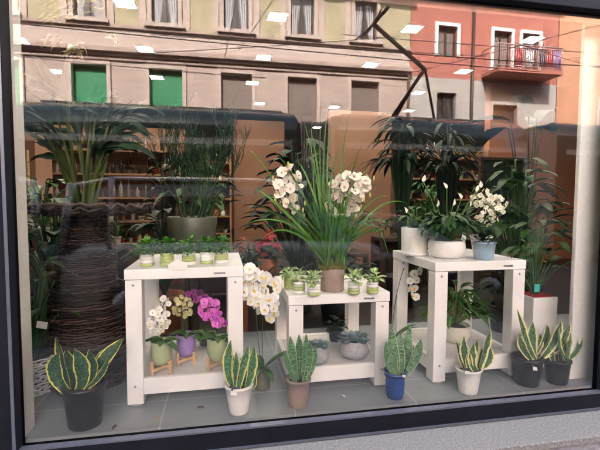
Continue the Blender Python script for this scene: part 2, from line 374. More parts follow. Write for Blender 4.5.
out = nt.nodes.new('ShaderNodeOutputMaterial'); mx = nt.nodes.new('ShaderNodeMixShader'); tp = nt.nodes.new('ShaderNodeBsdfTransparent'); gs = nt.nodes.new('ShaderNodeBsdfGlossy')
tp.inputs[0].default_value = (.97, .98, .97, 1); gs.inputs['Roughness'].default_value = 0
lw = nt.nodes.new('ShaderNodeFresnel'); lw.inputs['IOR'].default_value = 1.5
fac = math_(nt, 'ADD', math_(nt, 'MULTIPLY', lw.outputs[0], 1.), .006, True)
nt.links.new(fac, mx.inputs[0]); nt.links.new(tp.outputs[0], mx.inputs[1]); nt.links.new(gs.outputs[0], mx.inputs[2]); nt.links.new(mx.outputs[0], out.inputs[0])
pn = MB(); pn.add([(XL-.005, 0, -.008), (XR+.005, 0, -.008), (XR+.005, 0, ZT+.005), (XL-.005, 0, ZT+.005)], [(0, 1, 2, 3)], smooth=False)
P(pn, 'pane', gl, w)
o = MB().box(-.97, -.80, .031, .135, 0, 2.4).build('jamb', M['matte_white'], None, .004); tag(o, 'white jamb at the left end of the display', 'post')
o = MB().box(1.885, 2.2, .11, .135, 0, 2.6).build('column', M['matte_white'], None, .004); tag(o, 'wide white panel at the right end of the display', 'column')
# ------------------------------------------------------------------ tables
def table(x0, y0, W, D, H, label, sh=.133):
    t = thing('plant_table', label, 'table', (x0, y0, 0), 'white square plant tables'); L = .074
    for x in (0, W-L):
        for y in (0, D-L):
            g = MB().box(x, x+L, y, y+L, .012, H-.052).build('leg', M['white_paint'], t, .003)
            f = MB(); f.lathe([(.03, 0), (.034, .003), (.034, .008), (.026, .012)], 20, (x+L/2, y+L/2, 0)); f.build('foot', M['glass_jar'], g)
            for z in (H-.075, .10):
                bt = MB()
                c = (x+L/2, y-.001, z); mtx = Matrix.Translation(c) @ Matrix.Rotation(math.pi/2, 4, 'X')
                tmp = MB().lathe([(.006, -.001), (.006, .002), (.004, .003)], 10); bt.add([mtx @ V(p) for p in tmp.v], tmp.f)
                bt.build('bolt', M['steel'], g)
    tp_ = MB().box(-.003, W+.003, -.003, D+.003, H-.05, H).build('top', M['white_paint'], t, .004)
    r = MB(); r.box(L, W-L, .004, .03, .055, sh); r.box(L, W-L, D-.03, D-.004, .055, sh); r.box(.004, .03, L, D-L, .055, sh); r.box(W-.03, W-.004, L, D-L, .055, sh)
    r.build('rail', M['white_paint'], t, .003)
    MB().box(.032, W-.032, .032, D-.032, .09, sh-.006).build('shelf', M['board'], t)
    MB().box(W-.14, W-.085, -.006, -.0032, H-.033, H-.024).build('badge', M['steel'], t)
    return t
XA, YA, XB, YB, XC, YC, WW = -.4426, .2276, .3278, .2117, 1.1069, .1911, .545
table(XA, YA, WW, .54, .66, 'tall white table at the left, carrying five small leafy pots')
table(XB, YB, .532, .54, .509, 'low white table in the middle, carrying the big flowering cymbidium')
table(XC, YC, .541, .54, .66, 'tall white table at the right, carrying large white pots of peace lily')
# ------------------------------------------------------------------ snake plants
SG = 'snake plants lined up along the window'
def snake(cx, cy, r0, r1, h, potm, leafm, label, specs, Y, shape='cone', tg=None, wscale=1.18, mod=None):
    t = thing('snake_plant', label, 'potted plant', (cx, cy, 0), SG)
    pot(t, r0, r1, h, potm, shape=shape, mod=mod)
    mb = MB()
    for i, (bx, by, mx_, my, tx, ty, wpx) in enumerate(specs):
        dy = (i % 3-1)*.03 if len(specs) > 6 else U(-.03, .03)
        a, b_, c = at(bx, by, cy), at(mx_, my, cy+dy*.6), at(tx, ty, cy+dy*1.2)
        a.z = h*.86; a.x = max(cx-r1*.7, min(cx+r1*.7, a.x)); a.y = cy+dy*.7
        wd = wpx/F*(cy+CD)*1.12*wscale
        pts = [p - t.location for p in quad(a, b_, c, 14)]
        mb.strip(pts, V((U(-.45, .45), -1, U(-.1, .2))), wd, sword if wpx < 13 else (lambda q: max(.02, math.sin(math.pi*min(1, q*.85+.13))**.8)), U(.15, .45), 4, wave=.07, twist=U(-.5, .5))
    for i in range(4 if leafm not in (S['C'], S['D']) else 0):
        az = U(0, 6.28); q = V((math.cos(az)*r1*.3, abs(math.sin(az))*r1*.4, h*.86)); L = U(.10, .17)
        mb.strip(arc(q, V((math.cos(az)*.35, abs(math.sin(az))*.3, 1)), L, U(-.1, .2), 10), V((U(-.6, .6), -1, 0)), U(.028, .04)*wscale, sword, U(.15, .4), 4, wave=.06, twist=U(-.5, .5))
    mb.build('foliage', leafm, t)
    if tg: 
        px, py, sz = tg; c = at(px, py, cy-r1*.95) - t.location; q = MB()
        mtx = Matrix.Translation(c) @ Euler((-.35, .2, .1)).to_matrix().to_4x4()
        q.obox(mtx, sz*.8, .0015, sz); q.cur = 1; q.obox(mtx @ Matrix.Translation((0, -.001, sz*.25)), sz*.78, .0015, sz*.48)
        q.build('care_tag', [M['tag_white'], M['tag_dark']], t)
    return t
snake(-.592, .115, .068, .087, .185, M['black_plastic'], S['A'], 'snake plant in a large black pot at the far left, one leaf leaning far right',
      [(68, 400, 56, 374, 59, 352, 12), (67, 398, 62, 360, 56, 336, 10), (75, 400, 72, 372, 66, 350, 15), (80, 398, 83, 373, 74, 349, 12), (86, 396, 93, 370, 89, 349, 12),
       (86, 394, 101, 364, 124, 338, 11), (84, 394, 98, 378, 109, 358, 5)], 0)
snake(.075, .10, .045, .064, .135, M['matte_white'], S['B'], 'slim snake plant in a white tapered pot with a dark care tag',
      [(233, 395, 228, 368, 231, 340, 9), (238, 396, 242, 370, 249, 345, 8), (246, 395, 251, 372, 254, 346, 9), (243, 396, 246, 374, 240, 358, 7), (250, 396, 254, 382, 252, 366, 7), (236, 396, 236, 376, 236, 352, 8)], 0, tg=(234, 391, .035))
snake(.357, .11, .048, .058, .135, M['taupe'], S['C'], 'plain green snake plant in a taupe brown pot',
      [(295, 385, 288, 366, 283, 350, 8), (297, 386, 293, 360, 290, 336, 9), (299, 386, 299, 358, 299, 334, 9), (303, 386, 305, 360, 306, 333, 9), (306, 385, 312, 366, 316, 346, 8), (300, 386, 296, 366, 296, 350, 9), (303, 386, 309, 362, 309, 342, 8)], 0, wscale=1.0)
snake(.85, .10, .048, .060, .135, M['blue_pot'], S['D'], 'broad mottled snake plant in a cobalt blue ridged pot',
      [(393, 380, 387, 360, 386, 341, 10), (396, 381, 392, 350, 391, 325, 13), (402, 382, 405, 350, 410, 325, 14), (407, 381, 414, 360, 421, 339, 11), (399, 382, 398, 358, 400, 333, 14), (404, 382, 409, 364, 413, 345, 12), (397, 382, 393, 366, 394, 350, 11)], 0, shape='belly', mod=lambda a, z: .012*math.sin(z*260), tg=(404, 375, .022), wscale=1.0)
snake(1.247, .085, .047, .062, .128, M['matte_white'], S['E'], 'cream edged snake plant in a small white pot below the right table',
      [(470, 378, 465, 358, 464, 336, 9), (475, 379, 472, 362, 474, 342, 10), (478, 379, 484, 352, 490, 328, 9), (480, 379, 488, 362, 489, 345, 9), (474, 379, 469, 366, 469, 350, 9), (480, 379, 480, 364, 482, 348, 9)], 0, tg=(467, 371, .03))
snake(1.617, .118, .062, .078, .150, M['black_plastic'], S['E'], 'wide spreading snake plant in a black pot in front of the white planter',
      [(532, 365, 525, 338, 517, 309, 11), (536, 366, 532, 344, 533, 322, 11), (540, 366, 545, 340, 547, 324, 10), (543, 365, 553, 343, 561, 320, 10), (545, 365, 558, 345, 570, 322, 9), (538, 366, 537, 348, 541, 334, 10), (530, 365, 524, 350, 519, 334, 8)], 0, tg=(535, 367, .035))
snake(1.79, .10, .052, .066, .13, M['black_plastic'], S['B'], 'narrow snake plant in a small black pot beside the right column',
      [(565, 367, 559, 345, 559, 327, 7), (569, 368, 568, 348, 571, 332, 8), (573, 368, 577, 350, 580, 330, 8), (571, 368, 573, 356, 575, 343, 8), (567, 368, 563, 354, 564, 340, 8)], 0)
# ------------------------------------------------------------------ bushy plants
def bush(mb, c, rad, hgt, n, L, wd, prof=ovate, droop=1.2, na=1, low=-.2, nseg=3, fold=.2):
    c = V(c)
    for i in range(n):
        az = U(0, 2*math.pi); el = U(low, 1.4); rr = (R()**.5)
        p = c + V((math.cos(az)*math.cos(el)*rad*rr, math.sin(az)*math.cos(el)*rad*rr, max(0, math.sin(el))*hgt*rr))
        d = sph(el*.6+U(-.3, .5), az+U(-.7, .7)); l = L*U(.6, 1.2)
        mb.strip(arc(p, d, l, droop*U(.4, 1.2), nseg), (U(-.3, .3), U(-.3, .3), 1), wd*U(.8, 1.15), prof, fold, na)
def stems(mb, pts_from, tips, r=.003):
    for t_ in tips: mb.tube(quad(pts_from, (V(pts_from)+V(t_))*.5+V((U(-.01, .01), U(-.01, .01), .01)), t_, 4), r, 5, R())
SL = [(146, .030, 'wg', 'striped white and green'), (166.5, .029, 'g', 'plain sage green'), (188.5, .030, 'gw', 'white rimmed lime green'), (206.5, .029, 'wg', 'three ringed white'), (221.5, .031, 'gw', 'lime green and white banded')]
names5 = ['leafy plant in white and green ringed pot, leftmost of five on the left table', 'small leafy plant in a plain green pot, second from left on the left table',
          'leafy plant in lime pot with white rim, just right of the house shaped card', 'small leafy plant in a white ringed pot, fourth of five on the left table', 'small leafy plant in a lime and white pot, rightmost on the left table']
from_floor = lambda px, py, z: (lambda d: V((d[0], d[1], z)))((lambda q: ((z-CZ)/q.z*q.x, -CD+(z-CZ)/q.z*q.y))(_f + _r2*((px-300)/F) - _u2*((py-225)/F)))
for i, (px, r, kd, _) in enumerate(SL):
    p = from_floor(px, 267-i*.9, .6605); p.y += r
    t = thing('small_plant', names5[i], 'potted plant', p, 'small green pots on the left table')
    striped_pot(t, r*1.12, .062, kd)
    mb = MB(); stems(mb, (0, 0, .05), [(U(-.03, .03), U(-.03, .03), U(.07, .11)) for _ in range(10)], .0015)
    bush(mb, (0, 0, .06), .056, .07, 230, .026, .015, low=-.1, droop=.9)
    mb.build('foliage', G['bush'], t)
SM = [(289.5, 289, .024, 'g', 'syngonium in a plain green pot, leftmost and furthest back on the middle table'), (300, 294, .029, 'gw', 'pale syngonium in a green pot with white rim on the middle table'),
      (315, 296.5, .030, 'wg', 'pale syngonium in a white ringed pot just left of the taupe pot'), (355.5, 295, .029, 'wgg', 'pale syngonium in a white and green pot just right of the taupe pot'), (374.5, 294, .029, 'wgg', 'pale syngonium in a striped pot, rightmost on the middle table')]
for i, (px, py, r, kd, lb) in enumerate(SM):
    p = from_floor(px, py, .5095); p.y += r
    t = thing('syngonium', lb, 'potted plant', p, 'small syngonium pots on the middle table')
    striped_pot(t, r*1.05, .06, kd)
    mb = MB(); bush(mb, (0, 0, .06), .034, .05, 30, .042, .030, low=0, na=2, nseg=4, droop=1.5)
    stems(mb, (0, 0, .05), [(U(-.03, .03), U(-.03, .03), U(.07, .1)) for _ in range(8)], .0015)
    mb.build('foliage', G['lime'], t)
# house card
p = from_floor(178.5, 267.2, .66); t = MB(); pr = [(-.043, 0), (.043, 0), (.043, .027), (0, .052), (-.043, .027)]
t.add([(x, y, z) for y in (0, .004) for x, z in pr], [(0, 1, 2, 3, 4), (9, 8, 7, 6, 5)]+[(i, i+5, (i+1) % 5+5, (i+1) % 5) for i in range(5)], smooth=False)
o = t.build('house_card', M['tag_white']); o.location = (p.x, YA-.008, .653); tag(o, 'white house shaped card on the front edge of the left table', 'card')
# ------------------------------------------------------------------ orchids
def bamboo_stand(x, y, z, r, h, label):
    t = thing('pot_stand', label, 'plant stand', (x, y, z), 'bamboo pot stands on the left table shelf', U(.3, .9))
    for k in range(4):
        a = k*math.pi/2; mb = MB(); mb.obox(Matrix.Rotation(a, 4, 'Z') @ Matrix.Translation((r+.006, 0, h/2)), .011, .014, h); mb.build('leg', M['bamboo'], t, .0015)
    mb = MB()
    mb.obox(Matrix.Translation((0, 0, h*.3)), 2*r, .011, .014); mb.obox(Matrix.Rotation(math.pi/2, 4, 'Z') @ Matrix.Translation((0, 0, h*.3+.0142)), 2*r, .011, .014); mb.build('crossbar', M['bamboo'], t)
    return t
def orchid(name, label, x, y, z, r, h, potm, kind, leafs, flowers, group=None, stem_top=None, mod=None, leafm='mid', shape='belly', s=1):
    t = thing(name, label, 'orchid', (x, y, z), group)
    pot(t, r, r*1.02, h, potm, mod=mod, shape=shape, soilm=M['bark'])
    mb = MB()
    for (az, el, L, wd, dr) in leafs: mb.strip(arc((0, 0, h*.9), sph(el, az), L, dr, 8), (0, 0, 1), wd, lens, .35, 3)
    mb.build('foliage', G[leafm], t)
    for fl in flowers:
        top, pts = fl
        st = MB(); b0 = V((U(-.01, .01), 0, h*.9)); tp_ = V(top)-t.location
        st.tube(quad(b0, (b0+tp_)*.5+V((-.015, 0, .03)), tp_, 8), .0022, 6, .5)
        for p in pts:
            q = V(p)-t.location; st.tube([tp_*.5+q*.5+V((0, .01, .01)), q+V((0, .004, 0))], .0012, 4, .6)
        st.build('flower_stem', G['olive'], t)
        for p in pts: blossom(kind, p, t, s)
    return t
def clus(cx, cy, rx, ry, n, Y, dy=.03):
    out = []; 
    for i in range(n*30):
        a = U(0, 6.28); q = R()**.5; p = (cx+rx*q*math.cos(a), cy+ry*q*math.sin(a))
        if all(math.hypot(p[0]-o_[0], p[1]-o_[1]) > (rx*ry/n)**.5*1.15 for o_ in out): out.append(p)
        if len(out) >= n: break
    return [at(a, b_, Y+U(-dy, dy)) for a, b_ in out]
gs_ = 'orchids on the shelf of the left table'
lf = [(a+U(-.3, .3), U(.2, .7), U(.08, .12), .035, 1.3) for a in (0, 1.2, 2.4, 3.5, 4.6, 5.5)]
zs = .1275
def shelf_orchid(px, py, lab, potm, kind, fc, label, sh=.07):
    p = from_floor(px, py, zs); p.y += .045
    bamboo_stand(p.x, p.y, zs, .053, sh, lab)
    return orchid('shelf_orchid', label, p.x, p.y, zs+sh*.3+.0225, .05, .112, potm, kind, [(a_, e_, L_*1.15, w_*1.2, d_) for a_, e_, L_, w_, d_ in lf], fc(p.y), gs_, mod=ribs(18, .015), s=.95)
shelf_orchid(160.5, 375, 'bamboo stand under the green pot of the white orchid', M['sage'], 'small_white', lambda y: [(at(158, 312, y), clus(159, 321, 10, 12, 24, y-.02)), (at(166, 300, y+.05), clus(163, 303, 7, 6, 8, y+.06))], 'small white orchid in a sage green pot, leftmost on the shelf')
shelf_orchid(186, 366, 'bamboo stand under the purple pot, set furthest back', M['purple_pot'], 'pale', lambda y: [(at(184, 300, y), clus(183, 307, 9, 11, 20, y))], 'pale yellow orchid in a purple ribbed pot at the middle of the shelf')
shelf_orchid(217, 371, 'bamboo stand under the green pot of the magenta orchid', M['sage'], 'magenta', lambda y: [(at(206, 302, y), clus(209, 309, 11, 10, 24, y-.01)), (at(220, 318, y), clus(219, 319, 7, 7, 9, y-.03))], 'magenta orchid in a sage green pot at the right of the shelf')
t = orchid('shelf_orchid', 'dark magenta orchid half hidden behind the others on the shelf', -.10, .66, zs, .032, .07, M['olive_pot'], 'magenta', lf, [(at(200, 290, .68), clus(196, 297, 14, 6, 14, .68))], gs_)
lf2 = [(-.4, .9, .19, .04, .9), (.1, .75, .21, .042, .7), (2.9, .6, .15, .045, 1.4), (4.4, .7, .12, .045, 1.3), (-1.2, .4, .13, .045, 1.2), (1.7, .8, .12, .04, 1)]
orchid('moth_orchid', 'tall white moth orchid in a grey green pot between the left and middle tables', .205, .325, 0, .042, .098, M['grey_green'], 'white', lf2,
       [(at(256, 272, .3), clus(252, 287, 12, 19, 18, .29)), (at(268, 278, .33), clus(268, 297, 12, 22, 22, .31))], shape='cyl')
orchid('moth_orchid', 'white moth orchid on the floor behind the left side of the right table', 1.06, .62, 0, .045, .10, M['white_cer'], 'white', lf2[:4],
       [(at(404, 268, .62), [at(a, b_, .6) for a, b_ in ((414, 273), (419, 271), (410, 281), (416, 280), (409, 288), (414, 288), (412, 296), (416, 297))])], shape='cyl', s=.95)
# buds near it
for i, (fx, fy, lb) in enumerate(((-.30, .10, 'dry curled leaf on the tiles in front of the left table'), (.60, .13, 'pale fallen petal on the tiles between the brown and blue pots'), (1.02, .16, 'tiny dry leaf on the tiles right of the blue pot'), (-.12, .16, 'crumpled brown leaf near the left table foot'), (1.42, .07, 'small dry leaf on the tiles between the white and black pots'), (-.45, .07, 'yellowed leaf scrap beside the large black pot'))):
    mb = MB(); mb.strip(arc((0, 0, .004), V((math.cos(i*2.1), math.sin(i*2.1), .25)), .035 if i % 2 else .022, .9, 6), (0, 0, 1), .014, lens, .5, 2, wave=.3)
    o = mb.build('fallen_leaf', FL['white'] if i == 1 else M['bark'] if i % 2 else M['tan'], loc=(fx, fy, 0)); tag(o, lb, 'leaf')
# ------------------------------------------------------------------ cymbidium
p = V((.575, .30, .5095))
t = thing('cymbidium', 'big grassy cymbidium orchid with two cream flower clusters in a taupe pot', 'orchid', p)
pot(t, .062, .066, .128, M['taupe'], shape='cyl', soil=False)
mm = MB(); mm.ball((0, 0, .125), .062, 18, 8, (1.25, 1.1, .42)); 
for i in range(260):
    a = U(0, 6.28); q = U(.02, .078); mm.tube([(q*math.cos(a), q*.9*math.sin(a), .125+U(0, .02)), (q*1.15*math.cos(a), q*math.sin(a), .12+U(.0, .04))], .001, 3, R())
mm.build('moss', M['moss'], t)
gr = MB()
def gl_(b0, m_, e, wd=.010): gr.strip([V(q)-p for q in quad(b0, m_, e, 12)], (U(-.5, .5), -1, .3), wd, blade, .5, 1, twist=U(-.8, .8))
def cb(px=None): return V((p.x+U(-.05, .05), p.y+U(-.05, .05), p.z+.14))
man = [((290, 225), (246, 224)), ((280, 200), (243, 216)), ((270, 175), (250, 152)), ((285, 220), (252, 203)), ((300, 190), (272, 148)), ((313, 180), (313, 110)), ((320, 170), (322, 115)), ((327, 180), (333, 122)),
       ((318, 190), (303, 118)), ((340, 180), (350, 112)), ((345, 200), (362, 145)), ((355, 200), (385, 185)), ((368, 205), (392, 200)), ((375, 210), (410, 205)), ((372, 225), (391, 272)), ((365, 222), (398, 232)),
       ((305, 200), (285, 135)), ((316, 200), (318, 150)), ((322, 210), (326, 150)), ((350, 195), (372, 168)), ((278, 205), (255, 190)), ((330, 190), (342, 140)), ((298, 215), (268, 178)),
       ((292, 232), (262, 240)), ((300, 235), (275, 215)), ((360, 235), (385, 228)), ((318, 175), (310, 128)), ((324, 175), (328, 108)), ((312, 190), (295, 160)), ((336, 200), (356, 160))]
for (mx_, my), (ex, ey) in man:
    gl_(cb(), at(mx_, my, p.y+U(-.06, .08)), at(ex, ey, p.y+U(-.1, .14)), U(.010, .015))
for i in range(230):
    az = U(0, 6.28); el = U(.95, 1.52); L = U(.15, .44)
    b0 = cb()-p; gr.strip(arc(b0, sph(el, az), L, U(.2, 1.3), 9), (math.cos(az), math.sin(az), .3), U(.010, .015), blade, .5, 1)
gr.build('foliage', G['grass'], t)
bl = MB()
for i in range(16):
    a = U(0, 6.28); x, y = .05*math.cos(a), .045*math.sin(a); bl.lathe([(.006, .12), (.011, .14), (.009, .17), (.005, .20)], 8, (x, y, 0), rnd=U(.6, 1))
bl.build('pseudobulb', G['olive'], t)
for cl_, top in (([(282, 172), (289, 168), (286, 180), (293, 178), (283, 189), (290, 188), (297, 186), (287, 197), (294, 197), (280, 195), (292, 205), (296, 210), (298, 175), (278, 184), (285, 203), (290, 173)], (288, 165)),
                 ([(332, 184), (339, 179), (347, 176), (354, 177), (336, 190), (344, 186), (351, 184), (358, 183), (365, 181), (340, 197), (348, 193), (355, 191), (362, 190), (345, 204), (352, 200), (358, 198), (348, 211), (354, 207), (334, 196), (343, 180), (366, 188), (350, 177), (358, 176), (329, 207), (332, 212)], (350, 176))):
    st = MB(); tp_ = at(*top, .29)-p; st.tube(quad((tp_.x*.25, 0, .13), (tp_.x*.7, 0, .13+(tp_.z-.13)*.55), tp_, 10), .003, 6, .9)
    for c_ in cl_: q = at(*c_, .27)-p; st.tube([V((tp_.x*.9, 0, q.z+.01)), q], .0015, 4, .8)
    st.build('flower_stem', G['olive'], t)
    for c_ in cl_: (blossom('cream', at(c_[0], c_[1], .27+U(-.02, .03)), t, U(.8, 1.05), 1.3), blossom('cream', at(c_[0]+U(-3.5, 3.5), c_[1]+U(-3.5, 3.5), .30+U(-.02, .03)), t, U(.6, .85), 1.6))
bd = MB()
for c_ in ((297, 198), (273, 178), (303, 210), (305, 203), (288, 164), (276, 192), (304, 216), (374, 178), (364, 200), (370, 195), (326, 206), (299, 208), (356, 216), (275, 200), (361, 207)):
    q = at(*c_, .26+U(-.02, .02))-p; bd = MB(); bd.ball((0, 0, 0), .008, 7, 5, (.7, .7, 1.7)); bd.build('bud', FL['bud'], t, loc=q)
vi = MB(); 
for k in range(5): vi.strip(arc(at(311, 165, .3)-p, sph(U(-.2, .4), k*1.25), .012, .2, 3), (0, 0, 1), .01, petal, .1, 1)
vi.build('violet_flower', FL['violet'], t)
# ------------------------------------------------------------------ succulents on the middle shelf
def rosette(mb, c, r, n=26, tilt=0):
    c = V(c)
    for i in range(n):
        az = i*2.39996; q = i/n; el = 1.35-1.15*q; L = r*(.35+.65*q)
        mb.strip(arc(c, sph(el, az), L, -.5, 5), sph(el+1.3, az), L*.62, lambda t: max(.05, math.sin(math.pi*(t*.8+.12))**.7)*(1 if t < .9 else .4), .35, 2)
for px, py, r, h, lb in ((359, 363, .082, .098, 'grey concrete bowl with a large blue green rosette on the middle shelf'), (320, 367.5, .060, .095, 'round grey pot with a rosette at the front of the middle shelf'), (305, 360, .043, .06, 'low grey pot with trailing succulent behind the taupe potted snake plant')):
    p = from_floor(px, py, zs); p.y += r
    t = thing('succulent', lb, 'succulent', p, 'grey potted succulents on the middle shelf')
    pot(t, r, r*.72, h, M['concrete'], shape='round')
    mb = MB(); rosette(mb, (0, 0, h*.85), r*1.15)
    for k in range(4): a = k*1.6+.5; rosette(mb, (r*.75*math.cos(a), r*.65*math.sin(a), h*.85), r*.75, 18)
    mb.build('foliage', G['succ'], t)
t = thing('small_dark_plant', 'small dark leafy plant at the back of the middle shelf', 'potted plant', (.68, .60, zs))
pot(t, .035, .045, .07, M['black_plastic']); mb = MB(); bush(mb, (0, 0, .07), .06, .06, 60, .05, .02); mb.build('foliage', G['deep_green'], t)
# ------------------------------------------------------------------ right table top
zt = .6605
def broad(mb, c, n, hmin, hmax, spread, L, wd, droop=1.1, stem=.003, prof=lens, tilt=1., wave=.08, azr=(0, 6.283)):
    c = V(c)
    for i in range(n):
        az = U(*azr); q = R(); h = hmin+(hmax-hmin)*(1-q*.8)*U(.7, 1); s_ = spread*(.2+.8*q)
        tip = c + V((math.cos(az)*s_, math.sin(az)*s_, h)); mb.tube(quad(c, (c+tip)*.5+V((0, 0, h*.12)), tip, 5), stem, 5, R())
        d = V((math.cos(az), math.sin(az), U(-.1, .7))); l = L*U(.7, 1.15)
        mb.strip(arc(tip, d, l, droop*U(.6, 1.3), 6), (0, 0, 1), wd*U(.8, 1.15)*tilt, prof, .25, 2, wave=wave)
p = from_floor(419.5, 256, zt); p.y += .07
t = thing('cylinder_pot_plant', 'tall white cylinder pot with saucer, left rear of the right table', 'potted plant', p)
pot(t, .076, .079, .165, M['matte_white'], shape='cyl'); MB().lathe([(.078, 0), (.085, .004), (.086, .02), (.08, .021)], 32).build('saucer', M['matte_white'], t)
mb = MB(); broad(mb, (0, 0, .12), 20, .05, .16, .09, .12, .03); mb.build('foliage', G['dark'], t)
p = from_floor(454.5, 259.5, zt); p.y += .085
t = thing('peace_lily', 'peace lily with white spathes in a wide white bowl on the right table', 'potted plant', p)
pot(t, .103, .097, .10, M['white_cer'], shape='bowl')
mb = MB(); broad(mb, (0, 0, .08), 110, .05, .18, .13, .12, .036, droop=1.5); mb.build('foliage', G['dark'], t)
for (a, b_) in ((423, 181), (447, 188), (462, 198), (470, 206), (453, 205), (476, 191), (407, 212), (481, 187), (437, 206)):
    q = at(a, b_, p.y+U(-.03, .03))-p; s_ = MB(); s_.tube(quad((U(-.02, .02), 0, .08), q*.5+V((0, 0, .06)), q, 6), .0018, 5, .5); s_.build('flower_stem', G['mid'], t)
    f_ = MB(); f_.strip(arc(q+V((0, 0, -.005)), V((U(-.7, .7), U(-.5, .2), 1)), .042, .2, 5), (U(-.4, .4), -1, .2), .022, ovate, .5, 2); f_.build('spathe', FL['spathe'], t)
q = at(464, 237, p.y-.09)-p; mb = MB(); mtx = Matrix.Translation(q) @ Euler((-.3, .5, .1)).to_matrix().to_4x4()
mb.obox(mtx, .03, .0015, .045); mb.cur = 1; mb.obox(mtx @ Matrix.Translation((0, -.001, -.014)), .029, .0015, .012); mb.cur = 2; mb.obox(mtx @ Matrix.Translation((0, -.001, .015)), .029, .0015, .010)
mb.build('care_tag', [M['tag_white'], M['tag_teal'], M['tag_dark']], t)
p = from_floor(489.5, 260.5, zt); p.y += .05
t = thing('blue_pot_plant', 'dark small leaved plant in a pale blue ribbed pot at the right of the table', 'potted plant', p)
pot(t, .05, .058, .098, M['pale_blue'], mod=ribs(16, .03)); mb = MB(); bush(mb, (0, 0, .085), .065, .07, 90, .04, .018, low=0); mb.build('foliage', G['deep_green'], t)
p = V((1.53, .42, zt))
t = thing('white_cluster_plant', 'plant with dense cream white flower clusters in a white pot, rear right of the table', 'potted plant', p)
pot(t, .045, .062, .12, M['matte_white'])
mb = MB(); broad(mb, (0, 0, .11), 26, .03, .12, .07, .08, .028); mb.build('foliage', G['dark'], t)
for (cx, cy, rx, ry, n) in ((484, 199, 14, 9, 22), (497, 205, 11, 9, 18), (487, 218, 11, 8, 16)):
    pp = clus(cx, cy, rx, ry, n, .42, .04); s_ = MB(); tp_ = at(cx, cy+4, .43)-p; s_.tube(quad((0, 0, .1), tp_*.5+V((0, 0, .06)), tp_, 6), .003, 5, .5)
    for c_ in pp: s_.tube([tp_, c_-p], .001, 4, .8)
    s_.build('flower_stem', G['mid'], t)
    for c_ in pp: blossom('tiny', c_, t, 1.15, 1)
# dieffenbachia on the right shelf
p = V((1.40, .46, zs))
t = thing('dieffenbachia', 'full leafy dieffenbachia in a cream bowl on the shelf of the right table', 'potted plant', p)
pot(t, .088, .084, .105, M['cream_pot'], shape='bowl')
mb = MB(); broad(mb, (0, 0, .1), 85, .04, .25, .13, .13, .042, droop=1.3); mb.build('foliage', G['dief'], t)
# ------------------------------------------------------------------ white planter with anthurium
p = V((1.86, .36, 0))
t = thing('white_planter', 'tall rectangular white planter box holding a red flowering anthurium', 'planter', p)
mb = MB(); mb.box(-.075, .09, -.08, .08, 0, .42); mb.build('box', M['white_paint'], t, .004)
mb = MB(); mb.box(-.064, .079, -.069, .069, .4205, .424); mb.build('liner', FL['red'], t)
mb = MB(); broad(mb, (0, 0, .4), 34, .10, .50, .15, .17, .055, droop=1.4, stem=.004); mb.build('foliage', G['dark'], t)
for i in range(5):
    a = U(0, 6.28); q = V((U(-.2, .12), U(.0, .1), U(.55, .78))); s_ = MB(); s_.tube(quad((0, 0, .4), q*.5+V((0, 0, .26)), q, 6), .0025, 5, .5); s_.build('flower_stem', G['mid'], t)
    f_ = MB(); f_.strip(arc(q, V((U(-.8, .8), -.6, .3)), .06, .8, 5), (0, -.5, 1), .06, ovate, .25, 2); f_.build('spathe', FL['red'], t)
c = at(537, 288, .3)-p; mb = MB(); mb.obox(Matrix.Translation(c), .035, .0015, .045); mb.build('care_tag', M['tag_teal'], t)
# ------------------------------------------------------------------ wicker tower with giant plant, white basket
p = V((-.715, .60, 0))
t = thing('wicker_vase', 'tall dark wicker vase flaring into a wide woven rim at the left', 'vase', p)
def weave(zs_, r_of, k, rr, mb, wob=.35):
    for j, z in enumerate(zs_):
        r = r_of(z); pts = []; n = 64
        for i in range(n+1):
            a = 2*math.pi*i/n; q = r+rr*.9*math.sin(k*a+(j % 2)*math.pi)+U(-1, 1)*rr*wob; pts.append((q*math.cos(a), q*math.sin(a), z+U(-1, 1)*rr*.5))
        mb.cur = 1 if R() < .35 else 0
        mb.tube(pts, rr*U(.75, 1.1), 5)
rf = lambda z: .198 if z < .05 else (.200-.02*(z/.46) if z < .46 else .172-.075*((z-.46)/.45)**.7) + (.022 if .47 < z < .53 else 0)
mb = MB(); mb.lathe([(rf(z)-.012, z) for z in [i*.91/24 for i in range(25)]], 40); mb.build('liner', M['wicker'], t)
mb = MB(); weave([.008+i*.0135 for i in range(34)], rf, 9, .0068, mb); mb.build('woven_body', [M['wicker'], M['wicker2']], t)
mb = MB(); weave([.47+i*.0095 for i in range(47)], rf, 9, .005, mb, .5); mb.build('woven_neck', [M['wicker'], M['wicker2']], t)
mb = MB()
for i in range(26):
    rr = .10+.20*i/25; pts = []
    for k in range(65):
        a = 2*math.pi*k/64; q = rr+U(-.008, .008); pts.append((q*math.cos(a)*1.15, q*math.sin(a), .915+.03*((i/25)**1.5)+U(-.02, .022)))
    mb.cur = 1 if R() < .6 else 0; mb.tube(pts, U(.004, .009), 5)
mb.build('woven_rim', [M['wicker'], M['wicker2']], t)
p = V((-.715, .60, .93))
t = thing('giant_strelitzia', 'giant dark leaved plant with a fan of long stalks rising from the wicker vase', 'plant', p)
st = MB(); lv = MB()
